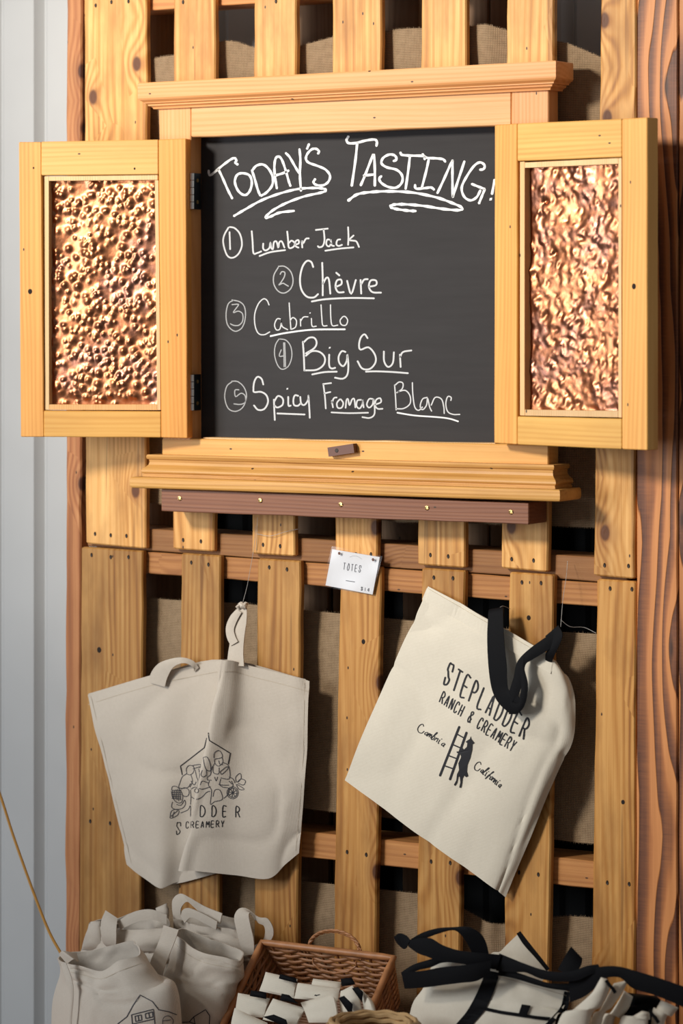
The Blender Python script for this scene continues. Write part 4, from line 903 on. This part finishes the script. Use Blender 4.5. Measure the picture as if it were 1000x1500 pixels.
# pouches in the basket
def yb(py): return -.125-.150*((py-1395)/110)
oP = (320, 1330); kP = 3.333
PO = [('back left corner of', [(230, 312), (215, 360), (198, 405)], [(385, 348), (378, 395), (372, 442)], ((300, 322), (378, 342), (384, 368), (294, 345)), 1),
      ('back middle of', [(462, 345), (455, 368), (450, 395)], [(598, 362), (596, 385), (590, 405)], ((596, 345), (650, 340), (668, 372), (600, 384)), 0),
      ('centre of', [(386, 365), (378, 400), (370, 442)], [(592, 392), (588, 420), (580, 460)], ((438, 425), (480, 412), (510, 424), (430, 452)), 2),
      ('left side of', [(95, 415), (86, 470), (78, 530)], [(252, 442), (238, 485), (225, 535)], ((158, 402), (232, 412), (234, 445), (152, 430)), 3),
      ('front centre of', [(266, 442), (240, 490), (215, 545)], [(432, 492), (405, 530), (380, 580)], ((308, 418), (345, 425), (390, 468), (300, 450)), 4),
      ('front left corner of', [(78, 488), (62, 560), (55, 660)], [(240, 562), (220, 620), (200, 680)], ((216, 532), (270, 520), (330, 545), (345, 590)), 5),
      ('right of the centre of', [(400, 462), (420, 505), (440, 560)], [(562, 418), (578, 480), (588, 560)], ((585, 440), (612, 428), (655, 470), (650, 535)), 6),
      ('right side of', [(596, 405), (590, 460), (600, 525)], [(655, 378), (690, 450), (705, 525)], ((650, 392), (680, 385), (706, 410), (700, 462)), 7),
      ('far right corner of', [(690, 398), (702, 450), (710, 520)], [(700, 400), (752, 455), (770, 515)], ((655, 480), (650, 520), (640, 545), (590, 530)), 8)]
for w_, Lp, Rp, tab, k2 in PO:
    cy = 1330+(Lp[0][1]+Rp[-1][1])/2/kP; y0 = yb(cy)-.002*(k2 % 3)
    p = thing('cloth_pouch', W(320+Lp[-1][0]/kP, cy+12, y0+.005), 'small cream cloth pouch with black tab, '+w_+' the basket', 'pouch', 'small pouches in the wicker basket')
    pillow('body', Lp, Rp, y0+.012, .007, m_cream, p, oP, kP, y0-.010, .003, 60+k2, nu=8)
    (a, b, c, d) = tab
    pillow('tab', [a, d], [b, c], y0-.006, .003, m_webbing, p, oP, kP, y0-.009, 0.001, 3, nu=5)

# ------------------------------------------------------------------ round pale basket, front
rb = thing('wicker_basket', W(547, foot(-.38), -.38), 'round pale wicker basket whose coiled rim shows at the bottom edge', 'basket')
c0 = W(547, 1500, -.38); R0 = .066
zc = c0.z-.004
for k2 in range(5):
    rr = R0+.0075*math.cos(k2*1.25); zz = zc+.0075*math.sin(k2*1.25)
    V, F = tube([(c0.x+rr*math.cos(a)*(1+.012*math.sin(a*14+k2*2)), c0.y+rr*math.sin(a)*(1+.012*math.sin(a*14+k2*2)), zz+.0012*math.sin(a*11+k2)) for a in [i*2*math.pi/72 for i in range(72)]], .0046, 7, True)
    put('rim_strand', V, F, m_wickerl, rb, smooth=True, tint=random.uniform(.9, 1.15))
z = zc-.010; k2 = 0
while z > BZ+.004:
    rr = R0-.0-.018*((zc-z)/.12)
    V, F = tube([(c0.x+(rr+.002*math.sin(a*12+math.pi*k2))*math.cos(a), c0.y+(rr+.002*math.sin(a*12+math.pi*k2))*math.sin(a), z) for a in [i*2*math.pi/60 for i in range(60)]], .0034, 6, True)
    put('strand', V, F, m_wickerl, rb, smooth=True); z -= .0066; k2 += 1

# ------------------------------------------------------------------ black handled totes, lower right
o7 = (570, 1330); k7 = 4.348; o8 = (770, 1330)
def z8(p): return (770+p[0]/4.348, 1330+p[1]/4.348)
fE = foot(-.24)
bE = thing('tote_bag', W(690, fE, -.24), 'large cream tote with black trimmed pocket and looping black handles, lower right', 'bag', 'black handled totes at the lower right')
G = [[(636, 1411, -.23), (685, 1406, -.236), (727, 1419, -.238), (780, 1436, -.236), (834, 1453, -.225)], [(619, 1447, -.235), (680, 1446, -.25), (725, 1455, -.252), (775, 1468, -.25), (824, 1480, -.235)],
     [(597, 1499, -.24), (660, 1500, -.26), (715, 1502, -.262), (765, 1504, -.26), (812, 1505, -.245)], [(585, fE-4, -.24), (650, fE-1, -.255), (710, fE, -.258), (760, fE-1, -.255), (805, fE-3, -.24)]]
eb = cloth('body', G, m_cream, bE, 7, 10, .002, wr=.006, seed=71, cells=(6, 6))
G2 = [[(p[0]+4, p[1]+2, p[2]+.022) for p in r] for r in G]
cloth('back_panel', G2, m_cream, bE, 4, 6, .002)
sE = Surf([eb], .0025)
def band(name, A, B, hit, mat, parent, n=24):
    a = cr(A, 8); b = cr(B, 8); V = []; F = []
    for p, q in zip(a, b): V += [hit(*p[:2]), hit(*((p+q)/2)[:2]), hit(*q[:2])]
    for i in range(len(a)-1):
        for j in range(2): F.append((3*i+j, 3*i+j+1, 3*i+j+4, 3*i+j+3))
    return put(name, V, F, mat, parent)
band('handle', [(712, 1421), (698, 1455), (683, 1482), (664, 1506), (650, 1540)], [(732, 1425), (722, 1455), (708, 1482), (689, 1506), (676, 1540)], sE, m_webbing, bE)
band('handle', [(826, 1452), (821, 1474), (808, 1490), (795, 1504)], [(834, 1453), (832, 1474), (822, 1492), (811, 1506)], sE, m_webbing, bE)
band('pocket_binding', [(705, 1474), (732, 1480), (759, 1484), (785, 1488), (806, 1490)], [(704, 1479), (732, 1485), (758, 1489), (785, 1493), (803, 1495)], sE, m_webbing, bE)
band('pocket_tab', [(764, 1471), (759, 1486)], [(777, 1473), (771, 1488)], Surf([eb], .0032), m_webbing, bE)
strokes('seam', [[(729, 1430), (765, 1440), (800, 1450), (831, 1459)]], .8, sE, plain('seam_thread', (.42, .33, .24), .8), bE)
bF = thing('tote_bag', W(750, foot(-.14), -.14), 'cream tote behind the large one, its pointed corner sticking up', 'bag', 'black handled totes at the lower right')
G = [[(760, 1367, -.13), (772, 1383, -.13), (786, 1401, -.13), (803, 1422, -.13)], [(735, 1393, -.135), (755, 1405, -.14), (775, 1420, -.14), (795, 1436, -.135)], [(712, 1418, -.14), (735, 1430, -.14), (755, 1440, -.14), (775, 1452, -.14)], [(700, foot(-.15)-4, -.15)]+[(x, foot(-.15)-2, -.15) for x in (725, 750, 775)]]
fb = cloth('body', G, m_cream, bF, 5, 6, .002, wr=.003, seed=75, cells=(4, 4))
strap('binding', [((757, 1367), (762, 1364), -.134), ((768, 1384), (775, 1381), -.134), ((786, 1404), (791, 1401), -.134), ((801, 1422), (805, 1419), -.134)], 0, m_webbing, bF)
def st7(rows, y, name='handle', nv=5, par=None): return strap(name, rows, y, m_webbing, par or bE, o7, k7, .0016, nv)
st7([((125, 208), (150, 222), -.262), ((200, 162), (215, 200), -.272), ((300, 130), (310, 165), -.278), ((400, 122), (405, 142), -.280), ((500, 121), (455, 170), -.280), ((575, 160), (495, 225), -.276), ((612, 215), (520, 275), -.272), ((632, 290), (535, 320), -.268)], 0)
st7([((28, 185), (45, 222), -.262), ((60, 162), (75, 252), -.268), ((105, 175), (98, 262), -.272), ((132, 205), (118, 236), -.275)], 0, 'handle_fold')
st7([((130, 205), (120, 245), -.274), ((195, 192), (180, 288), -.280), ((265, 195), (240, 310), -.284), ((340, 238), (310, 335), -.285), ((450, 272), (430, 352), -.284), ((600, 288), (560, 372), -.280), ((710, 300), (685, 395), -.272)], 0)
st7([((75, 410), (98, 515), -.280), ((200, 402), (215, 508), -.292), ((330, 378), (340, 492), -.297), ((450, 366), (450, 478), -.297), ((560, 352), (552, 466), -.293), ((650, 335), (640, 420), -.286)], 0)
st7([((75, 410), (112, 432), -.278), ((150, 362), (180, 398), -.272), ((240, 333), (265, 378), -.268), ((330, 312), (345, 348), -.266), ((470, 300), (480, 350), -.266)], 0)
c8 = lambda a: ((a[0]-o7[0])*k7, (a[1]-o7[1])*k7)
def st8(rows, name='handle', par=None): return strap(name, rows, 0, m_webbing, par or bE, o8, k7, .0016, 5)
st8([((-170, 290), (-190, 400), -.268), ((-60, 335), (-70, 410), -.272), ((0, 358), (0, 412), -.274), ((100, 392), (95, 452), -.276), ((200, 408), (200, 468), -.278), ((300, 400), (325, 462), -.280), ((390, 368), (410, 425), -.280), ((460, 358), (480, 410), -.276)], 'handle')
st8([((-170, 385), (-180, 430), -.262), ((-60, 410), (-70, 450), -.264), ((60, 450), (60, 490), -.264), ((160, 480), (165, 515), -.264), ((290, 482), (285, 530), -.262)])
st8([((272, 470), (280, 602), -.262), ((345, 425), (370, 565), -.270), ((400, 400), (440, 510), -.276), ((470, 375), (500, 450), -.280), ((580, 372), (600, 445), -.282), ((700, 402), (680, 512), -.284), ((850, 448), (830, 560), -.284), ((1010, 503), (1000, 632), -.282), ((1120, 540), (1100, 690), -.278)])
st8([((288, 248), (358, 325), -.240), ((255, 300), (348, 372), -.250), ((205, 395), (300, 440), -.262)], 'handle_end')
rolls = [('tightly folded cream tote against the large pocketed tote', [(478, 442), (415, 545), (310, 640), (200, 745), (80, 900)], [(518, 452), (530, 520), (480, 625), (400, 745), (300, 900)], -.300, .012),
         ('second folded cream tote, its top edge to the right of the first', [(560, 480), (520, 560), (470, 650), (410, 745), (330, 900)], [(655, 458), (610, 545), (550, 630), (480, 745), (400, 900)], -.272, .011),
         ('third folded cream tote, lower and beside the black cloth', [(625, 525), (590, 590), (540, 665), (475, 745), (400, 900)], [(682, 565), (655, 640), (605, 700), (555, 745), (470, 900)], -.245, .011),
         ('short rounded cream fold right of the black cloth', [(740, 655), (660, 700), (590, 745), (500, 900)], [(785, 665), (790, 710), (775, 760), (760, 900)], -.26, .012),
         ('cream tote at the right edge below the long black handle', [(862, 586), (830, 640), (800, 700), (760, 900)], [(972, 636), (930, 690), (880, 750), (800, 900)], -.235, .012)]
for i, (lb, Lp, Rp, y0, bl) in enumerate(rolls):
    yfoot = foot(y0)
    Lp = Lp[:-1]+[(Lp[-1][0], (yfoot-1330)*k7-6)]; Rp = Rp[:-1]+[(Rp[-1][0], (yfoot-1330)*k7)]
    p = thing('tote_bag', W(770+Lp[-1][0]/k7, yfoot, y0), lb, 'bag', 'black handled totes at the lower right')
    pillow('body', Lp, Rp, y0, bl, m_cream, p, o8, k7, y0, .004, 80+i, nu=10, nv=7)
    if i in (0, 3):
        x_, y_ = ((520, 490), (795, 680))[i == 3]
        V, F = tube([W(*z8(q), y0-.016) for q in ((x_-10, y_-30), (x_+10, y_), (x_+30, y_+20), (x_+50, y_+52))], .0028, 6); put('binding', V, F, m_webbing, p)
bk = thing('tote_bag', W(915, foot(-.22), -.22), 'black cloth bag bunched up between the cream totes', 'bag', 'black handled totes at the lower right')
pillow('body', [(650, 540), (620, 620), (600, 700), (560, (foot(-.22)-1330)*k7-6)], [(830, 560), (860, 600), (830, 700), (800, (foot(-.22)-1330)*k7)], -.21, .016, m_webbing, bk, o8, k7, -.22, .010, 91, nu=10, nv=7)
# ------------------------------------------------------------------ yellow cord
V, F = tube([W(*p) for p in cr([(-60, 1020, -.02), (-25, 1100, -.05), (0, 1164, -.08), (20, 1226, -.11), (50, 1310, -.15), (72, 1365, -.18), (90, 1398, -.205)], 8)], .0026, 8)
put('cord', V, F, m_cord, None, smooth=True, label='taut yellow cord slanting down across the grey wall to the heap of totes', cat='cord')
